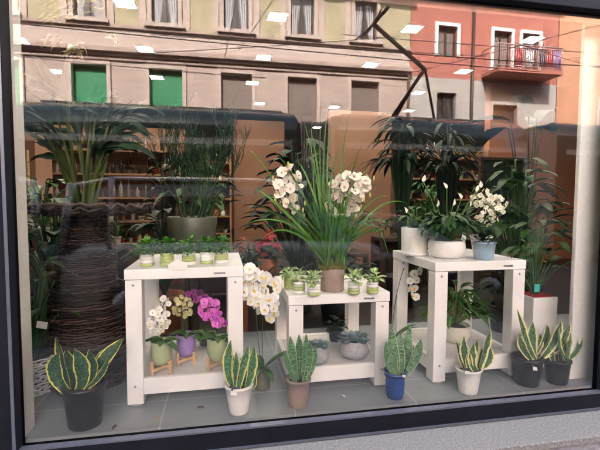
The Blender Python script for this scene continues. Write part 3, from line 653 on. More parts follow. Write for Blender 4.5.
for i in range(28):
    ang = -.38+.76*i/27+U(-.04, .04); Ls = U(.30, .54); y = U(-.3, .3)
    d = V((math.sin(ang), y, math.cos(ang))); b0 = V((U(-.03, .03)+ang*.05, U(-.04, .04), 0)); tp_ = b0+d*Ls; st.strip(quad(b0, (b0+tp_)*.5-V((ang*.03, 0, 0)), tp_, 8), (U(-.5, .5), -1, 0), .018, lambda q: 1-q*.4, .5, 1)
    dd = (d*.6+V((ang*2+U(-.9, .9), U(-.5, .5), U(-.1, .35)))).normalized(); 
    for kk in range(3):
        d3 = (dd+V((U(-.5, .5), U(-.5, .5), U(-.25, .25)))).normalized(); lv.strip(arc(tp_-d*U(0, .06), d3, U(.16, .32), U(.5, 1.7), 9), (U(-.5, .5), -.6, 1), U(.035, .075), lens, .3, 2, wave=.15)
st.build('stalk', G['olive'], t); lv.build('foliage', G['deep_green'], t)
p = at(44, 150, 1.0); lv = MB()
t.name = 'giant_strelitzia'
p = V((-.955, .50, 0))
t = thing('white_basket_plant', 'white woven basket of dark foliage in the left corner', 'potted plant', p)
mb = MB(); mb.lathe([(.085, 0), (.105, .1), (.112, .19), (.108, .2), (.10, .19), (.003, .18)], 30); mb.build('liner', M['soil'], t)
mb = MB(); weave([.008+i*.014 for i in range(14)], lambda z: .092+.028*(z/.19), 11, .007, mb, .2); mb.build('basket', M['white_wicker'], t)
mb = MB(); broad(mb, (0, 0, .18), 60, .08, .55, .22, .17, .07, droop=1.2); mb.build('foliage', G['dark'], t)
mb = MB(); mb.obox(Matrix.Translation(at(42, 325, .45)-p) @ Euler((0, .2, 0)).to_matrix().to_4x4(), .05, .003, .035); mb.build('card', M['tag_white'], t)
# ------------------------------------------------------------------ euphorbia
p = V((-.21, 1.35, .62))
t = thing('olive_pot_euphorbia', 'tall pencil branched euphorbia in a wide olive green pot behind the left table', 'potted plant', p)
pot(t, .17, .18, .24, M['olive_pot'], shape='cyl')
mb = MB()
def branch(a, d, L, r, lvl):
    pts = [a]; q = a.copy(); dd = d.normalized()
    for i in range(4): dd = (dd+V((U(-.14, .14), U(-.14, .14), .10))).normalized(); q = q+dd*L/4; pts.append(q.copy())
    mb.tube(pts, [r*(1-.12*i) for i in range(5)], 5, R())
    if lvl > 0:
        for k in range(2+(R() < .3)+(lvl == 1)):
            az = U(0, 6.28); e = V((math.cos(az), math.sin(az), U(.5, 1.2))); branch(pts[random.choice((2, 3, 4))], dd*.8+e*.6, L*U(.62, .85), r*.72, lvl-1)
for k in range(11):
    az = k*.6; branch(V((.07*math.cos(az), .07*math.sin(az), .2)), V((.12+.42*math.cos(az), .42*math.sin(az), 1)), U(.22, .32), .0085, 5)
mb.build('branches', G['cacti'], t)
o = MB().lathe([(.16, 0), (.16, .03), (.04, .05), (.04, .62), (.17, .64), (.17, .675)], 28, (0, 0, -.06)).build('pedestal', M['wood_dark']); o.location = (-.21, 1.35, 0); tag(o, 'dark round pedestal under the olive green pot', 'pedestal')
# ------------------------------------------------------------------ background plants
def bigplant(name, label, p, n, hmin, hmax, spread, L, wd, gm, potm='olive_pot', pr=.15, ph=.3, droop=1.2, group=None, cat='potted plant', prof=lens):
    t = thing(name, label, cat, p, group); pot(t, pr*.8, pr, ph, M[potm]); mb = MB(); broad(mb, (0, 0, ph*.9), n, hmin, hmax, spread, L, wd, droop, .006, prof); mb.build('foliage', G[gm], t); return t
BG = 'large plants standing deeper in the shop'
bigplant('dark_rubber_plant', 'very dark bushy plant behind the cymbidium, left of the terracotta partition', (.72, 2.0, -.06), 90, .3, 1.45, .36, .24, .12, 'deep_green', group=BG)
bigplant('fern_palm', 'tall dark palm behind the white cylinder pot', (1.75, 2.0, -.06), 80, 1.0, 1.6, .12, .36, .05, 'deep_green', 'black_plastic', group=BG, droop=1.8)
bigplant('fern_palm', 'slim dark palm left of the framed picture', (2.35, 2.2, -.06), 70, .9, 1.6, .14, .32, .045, 'deep_green', 'black_plastic', group=BG, droop=1.7)
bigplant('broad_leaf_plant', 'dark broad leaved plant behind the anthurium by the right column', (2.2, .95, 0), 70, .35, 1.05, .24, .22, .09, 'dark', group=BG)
bigplant('split_leaf_plant', 'tall plant with long dark arching leaves at the upper right', (2.75, 1.5, -.06), 6, 1.38, 1.55, .42, .50, .17, 'deep_green', 'black_plastic', group=BG, droop=.9)
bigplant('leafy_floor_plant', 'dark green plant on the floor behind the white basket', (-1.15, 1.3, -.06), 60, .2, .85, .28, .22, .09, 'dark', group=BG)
bigplant('leafy_floor_plant', 'dark plant in the gap between wicker vase and left table', (-.45, 1.6, -.06), 50, .2, .7, .2, .2, .07, 'deep_green', 'terracotta', group=BG)
bigplant('leafy_floor_plant', 'dark plant seen beyond the gap between left and middle tables', (.25, 1.5, -.06), 40, .2, .45, .2, .18, .06, 'deep_green', 'terracotta', group=BG)
bigplant('leafy_floor_plant', 'dark plant low behind the middle table', (.95, 1.5, -.06), 40, .15, .35, .2, .18, .06, 'deep_green', 'black_plastic', group=BG)
bigplant('leafy_floor_plant', 'dark mixed foliage behind the right table legs near the column', (2.1, .95, 0), 40, .05, .3, .12, .16, .04, 'deep_green', 'black_plastic', ph=.2, pr=.1, group=BG)
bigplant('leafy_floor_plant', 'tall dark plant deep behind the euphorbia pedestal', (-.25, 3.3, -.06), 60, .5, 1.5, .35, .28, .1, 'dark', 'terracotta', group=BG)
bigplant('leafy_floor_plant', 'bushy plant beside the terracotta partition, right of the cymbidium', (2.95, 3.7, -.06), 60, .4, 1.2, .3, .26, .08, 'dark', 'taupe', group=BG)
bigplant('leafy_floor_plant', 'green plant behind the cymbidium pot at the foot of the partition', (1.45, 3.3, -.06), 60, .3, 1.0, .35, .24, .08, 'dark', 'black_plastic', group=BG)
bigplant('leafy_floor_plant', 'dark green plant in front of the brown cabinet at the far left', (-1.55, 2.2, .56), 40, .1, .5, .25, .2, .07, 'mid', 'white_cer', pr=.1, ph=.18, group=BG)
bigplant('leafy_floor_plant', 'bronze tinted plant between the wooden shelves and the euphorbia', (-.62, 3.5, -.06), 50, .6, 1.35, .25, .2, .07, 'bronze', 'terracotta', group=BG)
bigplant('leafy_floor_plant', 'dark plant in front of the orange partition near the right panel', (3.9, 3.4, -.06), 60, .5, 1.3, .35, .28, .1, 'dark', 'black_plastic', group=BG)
# poinsettia
t = thing('poinsettia', 'red poinsettia glimpsed between the left table and the cymbidium', 'potted plant', (.36, 1.5, .40)); pot(t, .07, .09, .12, M['terracotta'])
mb = MB(); broad(mb, (0, 0, .1), 30, .05, .16, .1, .1, .05); mb.build('foliage', G['deep_green'], t)
mb = MB()
for cx, cz in ((0, .26), (-.06, .22), (.07, .21), (.02, .31), (-.03, .18)):
    for k in range(8): a = k*.785+U(-.2, .2); mb.strip(arc((cx, -.05, cz), V((math.cos(a), -.4, math.sin(a))), .055, .3, 4), (0, -1, .1), .028, ovate, .2, 1)
mb.build('bracts', FL['red'], t)
o = MB().box(.2, .55, 1.35, 1.7, -.06, .4).build('display_block', M['wood_dark'], None, .005); tag(o, 'dark wooden block under the poinsettia', 'block')
# ------------------------------------------------------------------ shelving with wares
def shelf_unit(label, x0, x1, y0, y1, zlist, mt, ztop=None):
    t = thing('shelf_unit', label, 'shelves', (x0, y0, -.06)); w_, d_ = x1-x0, y1-y0; H_ = (ztop or zlist[-1])+.06
    for x in (0, w_-.04): MB().box(x, x+.04, 0, d_, 0, H_).build('side', mt, t, .003)
    MB().box(.04, w_-.04, d_-.015, d_, .0, H_).build('back', mt, t)
    for z in zlist: MB().box(.04, w_-.04, 0, d_-.016, z+.03, z+.06).build('shelf', mt, t, .002)
cnt = {}
def jar(x, y, z, kind, lb):
    r = U(.025, .045); h = U(.08, .16)
    if kind == 'jar': o = MB().lathe([(r*.9, 0), (r, .01), (r, h*.7), (r*.6, h*.85), (r*.65, h), (r*.5, h)], 14).build('jar', M[random.choice(['glass_jar', 'dark_jar', 'white_cer', 'terracotta', 'tan'])])
    elif kind == 'bottle': o = MB().lathe([(r*.7, 0), (r*.72, h), (r*.25, h*1.35), (r*.25, h*1.7), (.002, h*1.7)], 12).build('bottle', M[random.choice(['dark_jar', 'glass_jar'])])
    else:
        o = thing('shelf_plant', lb, 'potted plant', (x, y, z), None); pot(o, r*.8, r*1.1, h*.6, M[random.choice(['white_cer', 'terracotta', 'black_plastic', 'cream_pot', 'taupe', 'red_cer'])])
        mb = MB()
        if R() < .5: bush(mb, (0, 0, h*.6), .09, .12, 36, .1, .035)
        else: broad(mb, (0, 0, h*.5), 18, .05, .2, .08, .13, .03)
        mb.build('foliage', G[random.choice(['dark', 'deep_green', 'mid', 'bronze'])], o)
    o.location = (x, y, z); return o
SH = []
def fill(x0, x1, y, zl, where, shelf_names, dens=.14, kinds=('jar', 'plant', 'plant', 'bottle')):
    for z, sn in zip(zl, shelf_names):
        x = x0+.06; i = 0
        k = random.choice(kinds)
        while x < x1-.05:
            if R() < .3: k = random.choice(kinds)
            cat = {'jar': 'jar', 'bottle': 'bottle', 'plant': 'potted plant'}[k]; o = jar(x, y+U(-.04, .04), z, k, '')
            lb = '%s on the %s of the %s' % ({'jar': 'small jar', 'bottle': 'slim bottle', 'plant': 'small potted plant'}[k], sn, where)
            tag(o, lb, cat, '%ss on the %s of the %s' % ({'jar': 'jar', 'bottle': 'bottle', 'plant': 'potted plant'}[k], sn, where)); x += U(.7, 1.3)*dens; i += 1
zl = [.35, .68, 1.02, 1.36, 1.70]
nm = ['lowest shelf', 'second shelf', 'middle shelf', 'fourth shelf', 'top shelf']
shelf_unit('warm wooden shelves of jars and small plants against the left partition', -2.5, -.62, 4.5, 4.88, zl, M['wood'], 1.78)
fill(-2.45, -.68, 4.65, zl, 'left wooden shelves', nm, .11)
shelf_unit('dark shelves of bottles right of the terracotta partition', 3.0, 4.5, 4.5, 4.85, zl, M['wood'], 1.85)
fill(3.05, 4.45, 4.62, zl, 'right wooden shelves', nm, .11)
shelf_unit('wooden shelves deep in the shop behind the euphorbia', -.4, .2, 6.2, 6.55, zl, M['wood'], 1.85)
fill(-.35, .15, 6.3, zl, 'deep wooden shelves', nm, .16)
# leaning boards / crates
o = MB().box(-2.35, -1.75, 2.6, 3.0, -.06, 1.55).build('cabinet', M['wall_warm'], None, .006); tag(o, 'warm brown cabinet in the left corner of the shop', 'cabinet')
o = MB().box(-2.3, -1.8, 2.55, 2.598, .9, 1.45).build('cabinet_panel', M['tan'], o, .004); o.parent = None; tag(o, 'pale tan board leaning on the brown cabinet', 'board'); o.name = 'board'
t = thing('picture_frame', 'dark framed panel with purple flowers at the right of the shop', 'picture', (3.25, 2.9, .55))
MB().box(0, .55, 0, .03, 0, .95).build('panel', mat('dark_green_panel', (.03, .045, .04), .2, 4, .3), t)
f = MB(); f.box(-.04, 0, -.02, .04, -.04, .99); f.box(.55, .59, -.02, .04, -.04, .99); f.box(0, .55, -.02, .04, .95, .99); f.box(0, .55, -.02, .04, -.04, 0); f.build('frame', M['wood_dark'], t, .003)
o = MB().box(3.2, 3.9, 2.6, 2.88, -.06, .5).build('cabinet', M['wood_dark'], None, .006); tag(o, 'dark low cabinet under the framed panel', 'cabinet')
t = thing('purple_flower_plant', 'purple flowering plant in front of the framed panel', 'potted plant', (3.5, 2.72, .505)); pot(t, .07, .09, .14, M['glass_jar'])
mb = MB(); broad(mb, (0, 0, .13), 30, .1, .4, .16, .12, .03); mb.build('foliage', G['deep_green'], t)
mb = MB()
for i in range(150):
    q = V((U(-.26, .26), U(-.12, .05), U(.28, .5))); mb.strip(arc(q, sph(U(-.5, 1), U(0, 6.28)), .03, .3, 3), (0, -1, .2), .025, petal, .2, 1)
mb.build('flowers', FL['purple'], t)
# dried gold fronds hanging at top left
t = thing('dried_palm_garland', 'golden dried palm fronds hanging high at the left of the window', 'dried fronds', at(65, 20, 1.25))
mb = MB(); o0 = t.location.copy()
for (a, b_, c_, d_) in ((95, -10, 60, 5), (95, -5, 45, 10), (95, 0, 40, 16), (98, 5, 38, 24), (98, 8, 50, 22), (100, 10, 62, 20), (75, 12, 70, 2), (80, 15, 78, -2), (85, 14, 88, 2), (78, 14, 85, -4), (60, 38, 45, 44), (62, 44, 50, 50), (80, 52, 62, 54), (75, 48, 82, 58), (70, 55, 80, 47), (108, 35, 118, 42)):
    for k in range(4):
        A = at(a+U(-5, 5), b_+U(-3, 3), 1.25+U(-.1, .1)); Bq = at(c_+U(-6, 6), d_+U(-5, 5), 1.25+U(-.1, .1))
        mb.strip([q-o0 for q in quad(A, (A+Bq)*.5+V((0, 0, U(.0, .05))), Bq, 6)], (U(-.5, .5), -1, U(-.5, .5)), U(.014, .035), lens, .5, 1, twist=U(-2, 2))
mb.build('fronds', M['gold'], t)
for (x0, x1, y0, y1, h, lb, mt_) in ((-1.7, -.9, 2.0, 2.5, .62, 'dark low bench behind the wicker vase', 'wood_dark'), (-.35, .5, 2.3, 2.8, .50, 'dark low bench behind the left table', 'wood_dark'),
        (1.0, 1.6, 2.5, 3.0, .46, 'dark low bench between the middle and right tables', 'wood_dark'), (1.85, 2.6, 2.75, 3.1, .6, 'dark low bench behind the right table', 'wood_dark')):
    t = thing('bench', lb, 'bench', (x0, y0, -.06)); MB().box(0, x1-x0, 0, y1-y0, h-.04, h).build('top', M[mt_], t, .004)
    for a in (0, x1-x0-.05):
        for b_ in (0, y1-y0-.05): MB().box(a, a+.05, b_, b_+.05, 0, h-.041).build('leg', M[mt_], t)
    MB().box(.05, x1-x0-.05, y1-y0-.03, y1-y0-.01, .02, h-.041).build('back_panel', M[mt_], t)
    fill(x0, x1, (y0+y1)/2, [h-.06], lb[9:], ['top'], .17, ('plant', 'plant', 'jar')); fill(x0, x1, y0+.12, [-.055], lb[9:], ['floor beneath'], .22, ('plant', 'jar', 'plant'))
# ------------------------------------------------------------------ ceiling lights
LM = mat('lamp_diffuser', (1, .95, .88), .5, 5, 0, 0, emit=5.5, ecol=(1, .87, .72))
LG = 'square ceiling light panels'
rows = [(1.49, (-.95, .62, 2.2, 3.8), 'unseen row added to light the display'), (2.79, (-.95, .62, 2.2, 3.8), 'nearest row'), (4.09, (-2.5, -.98, .6, 2.18, 3.7), 'second row'), (5.38, (-2.52, -1.02, .54, 3.6), 'third row'), (6.84, (4.12, 2.4, .8), 'fourth row'), (9.3, (4.65, 2.6), 'fifth row'), (10.7, (5.25,), 'sixth row'), (11.9, (5.9,), 'last row')]  # first row is out of view, added to brighten the display
side = ['leftmost', 'second from left', 'third from left', 'fourth from left', 'rightmost']
for y, xs, rn in rows:
    for i, x in enumerate(sorted(xs)):
        lb = 'square white ceiling light, %s in the %s' % (side[i], rn) if len(xs) > 1 else 'only square ceiling light panel in the %s from the window' % rn
        t = thing('ceiling_light', lb, 'ceiling light', (x, y, 3.0), LG)
        f = MB(); f.box(-.11, .11, -.11, -.095, -.02, 0); f.box(-.11, .11, .095, .11, -.02, 0); f.box(-.11, -.095, -.095, .095, -.02, 0); f.box(.095, .11, -.095, .095, -.02, 0); f.build('frame', M['white_paint'], t)
        MB().box(-.095, .095, -.095, .095, -.014, -.004).build('diffuser', LM, t)
# ================================================================== STREET (mirrored by the glass)
def facade_mat(name, c1, c2, bw, bh, mort, bsz=.006):
    mt, nt, b = nodes(name); tc = nt.nodes.new('ShaderNodeTexCoord'); sp = nt.nodes.new('ShaderNodeSeparateXYZ'); cb_ = nt.nodes.new('ShaderNodeCombineXYZ')
    nt.links.new(tc.outputs['Object'], sp.inputs[0]); nt.links.new(sp.outputs[0], cb_.inputs[0]); nt.links.new(sp.outputs[2], cb_.inputs[1])
    br = nt.nodes.new('ShaderNodeTexBrick'); nt.links.new(cb_.outputs[0], br.inputs['Vector']); br.inputs['Scale'].default_value = 1
    br.inputs['Brick Width'].default_value = bw; br.inputs['Row Height'].default_value = bh; br.inputs['Mortar Size'].default_value = bsz; br.inputs['Mortar'].default_value = (*mort, 1)
    br.inputs['Color1'].default_value = (*c1, 1); br.inputs['Color2'].default_value = (*c2, 1)
    n = noise(nt, 2.5, 7, rough=.65); st = noise(nt, 3, 5, vec=(2.5, 1, .35))
    c = mixcol(nt, math_(nt, 'MULTIPLY', n, .45), br.outputs['Color'], tuple(x*.72 for x in c1))
    c = mixcol(nt, math_(nt, 'MULTIPLY', math_(nt, 'GREATER_THAN', st, .56), .3), c, tuple(x*.6 for x in c2))
    nt.links.new(c, b.inputs['Base Color']); b.inputs['Roughness'].default_value = .9; bump(nt, b, n, .3, .02); return mt
ashlar = facade_mat('ashlar', (.50, .38, .33), (.54, .42, .36), 1.3, .42, (.30, .22, .19), .012)
plaster_y = mat('ochre_plaster', (.42, .36, .235), .9, 2.2, .2, .3, .02)
trimst = mat('trim_stone', (.52, .41, .36), .85, 6, .15, .2)
cornst = mat('cornice_stone', (.40, .30, .26), .85, 6, .2, .2)
redp = mat('red_plaster', (.43, .155, .12), .9, 2.2, .13, .2, .02)
whst = facade_mat('white_blocks', (.46, .41, .38), (.50, .45, .42), 1.2, .6, (.36, .34, .33), .012)
orp = mat('apricot_plaster', (.52, .26, .16), .9, 2.2, .12, .2)
shg = mat('green_blind', (.012, .20, .075), .5, 3, .2, .3, vec=(.2, .2, 12))
shb = mat('brown_blind', (.20, .15, .13), .6, 3, .2, .3, vec=(.2, .2, 12))
gldark = mat('dark_window_glass', (.05, .045, .045), .08, 2, .5, 0)
curt = mat('curtain', (.50, .48, .50), .9, 8, .2, .3, vec=(6, 1, .5))
YF = -14.5
def window(parent, x0, x1, z0, z1, fill_m, yf=YF, tm=None, sill=True, bars=True, curtain=False, fillname='pane'):
    tm = tm or trimst; fr = MB(); e = .14
    fr.box(x0-e, x0, yf, yf+.07, z0, z1+e); fr.box(x1, x1+e, yf, yf+.07, z0, z1+e); fr.box(x0, x1, yf, yf+.07, z1, z1+e)
    w_ = P(fr, 'window', tm, parent)
    mb = MB().box(x0, x1, yf-.12, yf-.1, z0, z1); P(mb, fillname, fill_m, w_) if False else None
    def sub(mb, name, mt_, par=w_):
        l = parent.location; mb.v = [(x-l.x, y-l.y, z-l.z) for x, y, z in mb.v]; return mb.build(name, mt_, par)
    sub(MB().box(x0, x1, yf-.2, yf-.18, z0, z1), fillname, fill_m)
    if sill: sub(MB().box(x0-.25, x1+.25, yf, yf+.22, z0-.14, z0-.001), 'sill', tm)
    if bars:
        b_ = MB(); xm = (x0+x1)/2; b_.box(xm-.04, xm+.04, yf-.17, yf-.12, z0, z1)
        b_.box(x0, x0+.06, yf-.17, yf-.12, z0, z1); b_.box(x1-.06, x1, yf-.17, yf-.12, z0, z1); sub(b_, 'sash', M['wood_dark'])
    if curtain:
        c_ = MB()
        for sx, ex in ((x0+.08, (x0+x1)/2-.05), (x1-.08, (x0+x1)/2+.05)):
            n = 10; vs = []
            for i in range(n+1):
                q = i/n
                for zz, k in ((z0, .55), (z0+.7*(z1-z0), .9), (z1, 1)): vs.append((sx+(ex-sx)*q*k, yf-.175+.012*math.sin(q*20), zz))
            c_.add(vs, [(3*i+j, 3*i+3+j, 3*i+4+j, 3*i+1+j) for i in range(n) for j in range(2)])
        sub(c_, 'curtain', curt)
def wallgrid(parent, xs0, xs1, z0, z1, holes, mt, name='wall', yf=YF, th=.35):
    """wall sheet with real openings: holes (x0,x1,z0,z1)"""
    X = sorted({xs0, xs1, *[h[0] for h in holes], *[h[1] for h in holes]}); Z = sorted({z0, z1, *[h[2] for h in holes], *[h[3] for h in holes]})
    X = [x for x in X if xs0 <= x <= xs1]; Z = [z for z in Z if z0 <= z <= z1]
    mb = MB()
    for i in range(len(X)-1):
        for j in range(len(Z)-1):
            cx, cz = (X[i]+X[i+1])/2, (Z[j]+Z[j+1])/2
            if any(h[0] < cx < h[1] and h[2] < cz < h[3] for h in holes): continue
            mb.add([(X[i], yf, Z[j]), (X[i+1], yf, Z[j]), (X[i+1], yf, Z[j+1]), (X[i], yf, Z[j+1])], [(3, 2, 1, 0)], smooth=False)
    for h in holes:
        if h[2] < z0 or h[3] > z1 or h[0] < xs0 or h[1] > xs1: continue
        a, b_, c_, d_ = h; yb = yf-.22
        mb.add([(a, yf, c_), (b_, yf, c_), (b_, yf, d_), (a, yf, d_), (a, yb, c_), (b_, yb, c_), (b_, yb, d_), (a, yb, d_)], [(0, 1, 5, 4), (1, 2, 6, 5), (2, 3, 7, 6), (3, 0, 4, 7)], smooth=False)
    return P(mb, name, mt, parent)
bl_ = thing('stone_building', 'beige and ochre stone apartment building across the street, mirrored in the glass', 'building', (0, YF, -.55))
cs = [-7.5, -4.65, -1.99, .62, 3.2, 5.82]; cs = [-12.7, -10.1] + cs
lo = [(c-.59, c+.59, 3.9, 5.85) for c in cs]; hi_ = [(c-.47, c+.47, 7.46, 9.05) for c in cs]; g0_ = [(c-.6, c+.6, .2, 2.6) for c in cs]
hole = lo+hi_+g0_
wallgrid(bl_, -15, 7.78, -.55, 6.3, lo+g0_, ashlar); wallgrid(bl_, -15, 7.78, 6.3, 7.25, [], trimst, 'band'); wallgrid(bl_, -15, 7.78, 7.25, 9.3, hi_, plaster_y, 'upper_wall')
P(MB().box(-15, 7.78, YF-9, YF-.4, -.55, 9.28), 'core', M['wall_dark'], bl_)
mb = MB(); 
for z, d, h in ((6.30, .28, .10), (6.40, .20, .08), (6.20, .14, .10), (6.05, .07, .07)): mb.box(-15, 7.80, YF+.003, YF+d, z, z+h)
P(mb, 'cornice', cornst, bl_)
P(MB().box(-15, 7.79, YF+.003, YF+.10, 7.20, 7.31), 'string_course', cornst, bl_)
mb = MB()
for i in range(len(cs)-1):
    for x in (cs[i]+.78, cs[i+1]-.78): mb.box(x-.11, x+.11, YF+.003, YF+.05, 7.32, 9.2)
P(mb, 'pilaster', trimst, bl_)
P(MB().box(-15, 7.9, YF-.3, YF+.5, 9.3, 9.55), 'eaves', cornst, bl_)
for i, c in enumerate(cs):
    gmn = i < 5; window(bl_, c-.59, c+.59, 3.9, 5.85, shg if gmn else shb, bars=False, sill=True, fillname='blind')
    window(bl_, c-.47, c+.47, 7.46, 9.05, gldark, curtain=True)
    window(bl_, c-.6, c+.6, .2, 2.6, gldark)
b2 = thing('red_building', 'red plastered house with a white base and a laundry balcony, mirrored at the upper right', 'building', (7.8, YF, -.55))
rh = [(9.02, 9.9, 7.12, 8.35), (11.65, 12.5, 6.6, 8.35), (13.05, 13.9, 6.6, 8.35), (9.02, 9.9, 4.2, 5.58), (11.7, 12.9, 2.8, 5.2), (17.2, 18.2, 4, 5.6)]
wallgrid(b2, 7.8, 14.9, 6.2, 9.6, rh[:3], redp, 'upper_wall'); wallgrid(b2, 7.8, 14.9, -.55, 6.2, rh[3:5], whst)
for h in rh[:3]: window(b2, *h, shb, tm=M['white_cer'], sill=False, fillname='blind')
window(b2, *rh[3], gldark, tm=whst, sill=False); window(b2, *rh[4], gldark, tm=whst, sill=False)
P(MB().box(7.8, 14.9, YF-9, YF-.4, -.55, 9.58), 'core', M['wall_dark'], b2); P(MB().box(7.8, 15, YF-.3, YF+.5, 9.6, 9.85), 'eaves', cornst, b2)
P(MB().tube([(10.63, YF+.1, -.5), (10.63, YF+.1, 9.6)], .06, 8), 'drainpipe', M['wood_dark'], b2)
P(MB().tube([(7.7, YF+.12, -.5), (7.7, YF+.12, 6.2)], .06, 8), 'drainpipe', M['bark'], b2)
bal = P(MB().box(11.1, 14.2, YF+.003, YF+1.1, 6.3, 6.45), 'balcony', redp, b2)
mb = MB(); ry = YF+1.07
mb.tube([(11.12, YF, 7.4), (11.12, ry, 7.4), (14.18, ry, 7.4), (14.18, YF, 7.4)], .03, 5); mb.tube([(11.12, YF, 6.55), (11.12, ry, 6.55), (14.18, ry, 6.55), (14.18, YF, 6.55)], .02, 5)
for i in range(34): x = 11.12+3.06*i/33; mb.tube([(x, ry, 6.45), (x, ry, 7.4)], .012, 4)
l = b2.location; mb.v = [(x-l.x, y-l.y, z-l.z) for x, y, z in mb.v]; mb.build('railing', mat('pinkish_metal', (.5, .32, .32), .5), bal)
for k, (x, c_, z) in enumerate(((12.2, 'red_cer', 6.55), (12.75, 'white_cer', 6.55), (13.35, 'tag_dark', 6.6), (13.7, 'red_cer', 6.6), (14.05, 'purple_pot', 6.6))):
    cl_ = MB(); n = 6; vs = []
    for i in range(n+1): vs += [(x-.2+.4*i/n, ry-.15+.03*math.sin(i*2.), z), (x-.2+.4*i/n, ry-.15+.03*math.sin(i*2.), z+.75)]
    cl_.add(vs, [(2*i, 2*i+2, 2*i+3, 2*i+1) for i in range(n)]); o = cl_.build('laundry', M[c_]); s_ = o.modifiers.new('t', 'SOLIDIFY'); s_.thickness = .01
    tag(o, ['faded red cloth at the left end of the balcony', 'white cloth drying on the balcony', 'dark cloth in the middle of the balcony', 'red cloth near the right end of the balcony', 'purple cloth at the right end of the balcony'][k], 'laundry')
b3 = thing('apricot_building', 'apricot house beyond the red one at the far right of the reflection', 'building', (14.9, YF, -.55))
wallgrid(b3, 14.93, 26, -.55, 9.7, [(17.2, 18.2, 4, 5.6), (17.2, 18.2, 7.2, 9), (20.2, 21.2, 7.2, 9)], orp)
for h in ((17.2, 18.2, 4, 5.6), (17.2, 18.2, 7.2, 9), (20.2, 21.2, 7.2, 9)): window(b3, *h, shb, sill=False, tm=trimst, fillname='blind')
P(MB().box(14.93, 26, YF-9, YF-.4, -.55, 9.68), 'core', M['wall_dark'], b3); P(MB().box(14.93, 26, YF-.3, YF+.4, 9.7, 9.9), 'eaves', cornst, b3)
# ---------------- tram
tb = mat('tram_green', (.04, .075, .062), .18, 3, .2, 0, coat=.5); tg_ = mat('tram_grey', (.75, .75, .72), .3, 3, .1, 0); tw = mat('tram_glass', (.012, .013, .013), .05, 3, .2, 0)
YT = -6.5; zr = -.55
t = thing('tram', 'long dark green articulated tram with a pantograph, mirrored across the window', 'tram', (0, YT-1.15, zr))
def module(x0, x1):
    r = .28; prof = [(-1.15, .35), (-1.17, 1.2), (-1.15, 2.3), (-1.1, 2.9), (-.98, 3.2), (-.7, 3.38), (0, 3.42), (.7, 3.38), (.98, 3.2), (1.1, 2.9), (1.15, 2.3), (1.17, 1.2), (1.15, .35)]
    n = len(prof); mb = MB()
    xs = [x0, x0+.08, x1-.08, x1]; sc_ = [.94, 1, 1, .94]
    vs = [(x, y*s_, .35+(z-.35)*(1-(1-s_)*.3)) for x, s_ in zip(xs, sc_) for y, z in prof]
    mb.add(vs, [(i*n+k, i*n+(k+1) % n, (i+1)*n+(k+1) % n, (i+1)*n+k) for i in range(3) for k in range(n)]+[tuple(range(n))[::-1], tuple(3*n+k for k in range(n))])
    bd_ = mb.build('body', tb, t)
    MB().box(x0+.2, x1-.2, 1.160, 1.185, 2.62, 2.74).build('band', tg_, bd_)
    k = max(1, round((x1-x0-.3)/1.55)); wd = (x1-x0-.3)/k
    for i in range(k):
        a = x0+.15+wd*i+.05; b_ = a+wd-.1; rr = .12; pts = []
        for cx, cz, a0 in ((b_-rr, 2.5-rr, 0), (a+rr, 2.5-rr, 1), (a+rr, 1.15+rr, 2), (b_-rr, 1.15+rr, 3)):
            for q in range(5): an = (a0+q/4)*math.pi/2; pts.append((cx+rr*math.cos(an), cz+rr*math.sin(an)))
        m_ = MB(); N = len(pts); m_.add([(x, 1.165, z) for x, z in pts]+[(x, 1.195, z) for x, z in pts], [tuple(range(N)), tuple(range(N, 2*N))[::-1]]+[(q, (q+1) % N, N+(q+1) % N, N+q) for q in range(N)], smooth=False)
        m_.build('window', tw, bd_)
    MB().box(x0+.3, x1-.3, -.5, .5, 3.40, 3.47).build('roof_unit', tg_, bd_)
    for wx in (x0+.9, x1-.9):
        wm = MB(); tmp = MB().lathe([(.30, -.06), (.33, -.06), (.33, .06), (.30, .06)], 20); wm.add([(wx+p_[0], .95+p_[2], .33+p_[1]) for p_ in tmp.v], tmp.f); wm.build('wheel', M['black_plastic'], t)
module(-12, -4.2); module(-3.75, 1.62); module(2.36, 7.0); module(7.7, 14)
for x0, x1 in ((-4.2, -3.75), (1.62, 2.36), (7.0, 7.7)):
    mb = MB(); n = 15
    for i in range(n):
        a = x0+(x1-x0)*i/n; e = (x1-x0)/n; s_ = 1.0
        mb.box(a+.004, a+e*.55, -1.12, 1.12, .45, 3.15)
    mb.box(x0, x1, -1.02, 1.02, .5, 3.0)
    mb.build('bellows', mat('bellows_rubber', (.75, .70, .62), .7, 4, .1, .1), t)
pr_ = MB(); kx, ky = 4.72, YT-1.15
P(MB().tube([(3.98, -7.3, 2.95), (4.72, -7.3, 4.06), (3.44, -7.3, 4.99)], [.07, .06, .05], 8).tube([(4.1, -7.9, 2.95), (4.72, -7.4, 4.06)], .03, 6).tube([(5.1, -7.5, 2.95), (4.72, -7.3, 4.1)], .03, 6).tube([(3.44, -8.1, 5.0), (3.44, -6.5, 5.0)], .04, 8).tube([(3.3, -8.1, 4.95), (3.44, -7.3, 4.99), (3.3, -6.5, 4.95)], .02, 6), 'pantograph', mat('rust_brown_metal', (.12, .06, .045), .5, 10, .3), t)
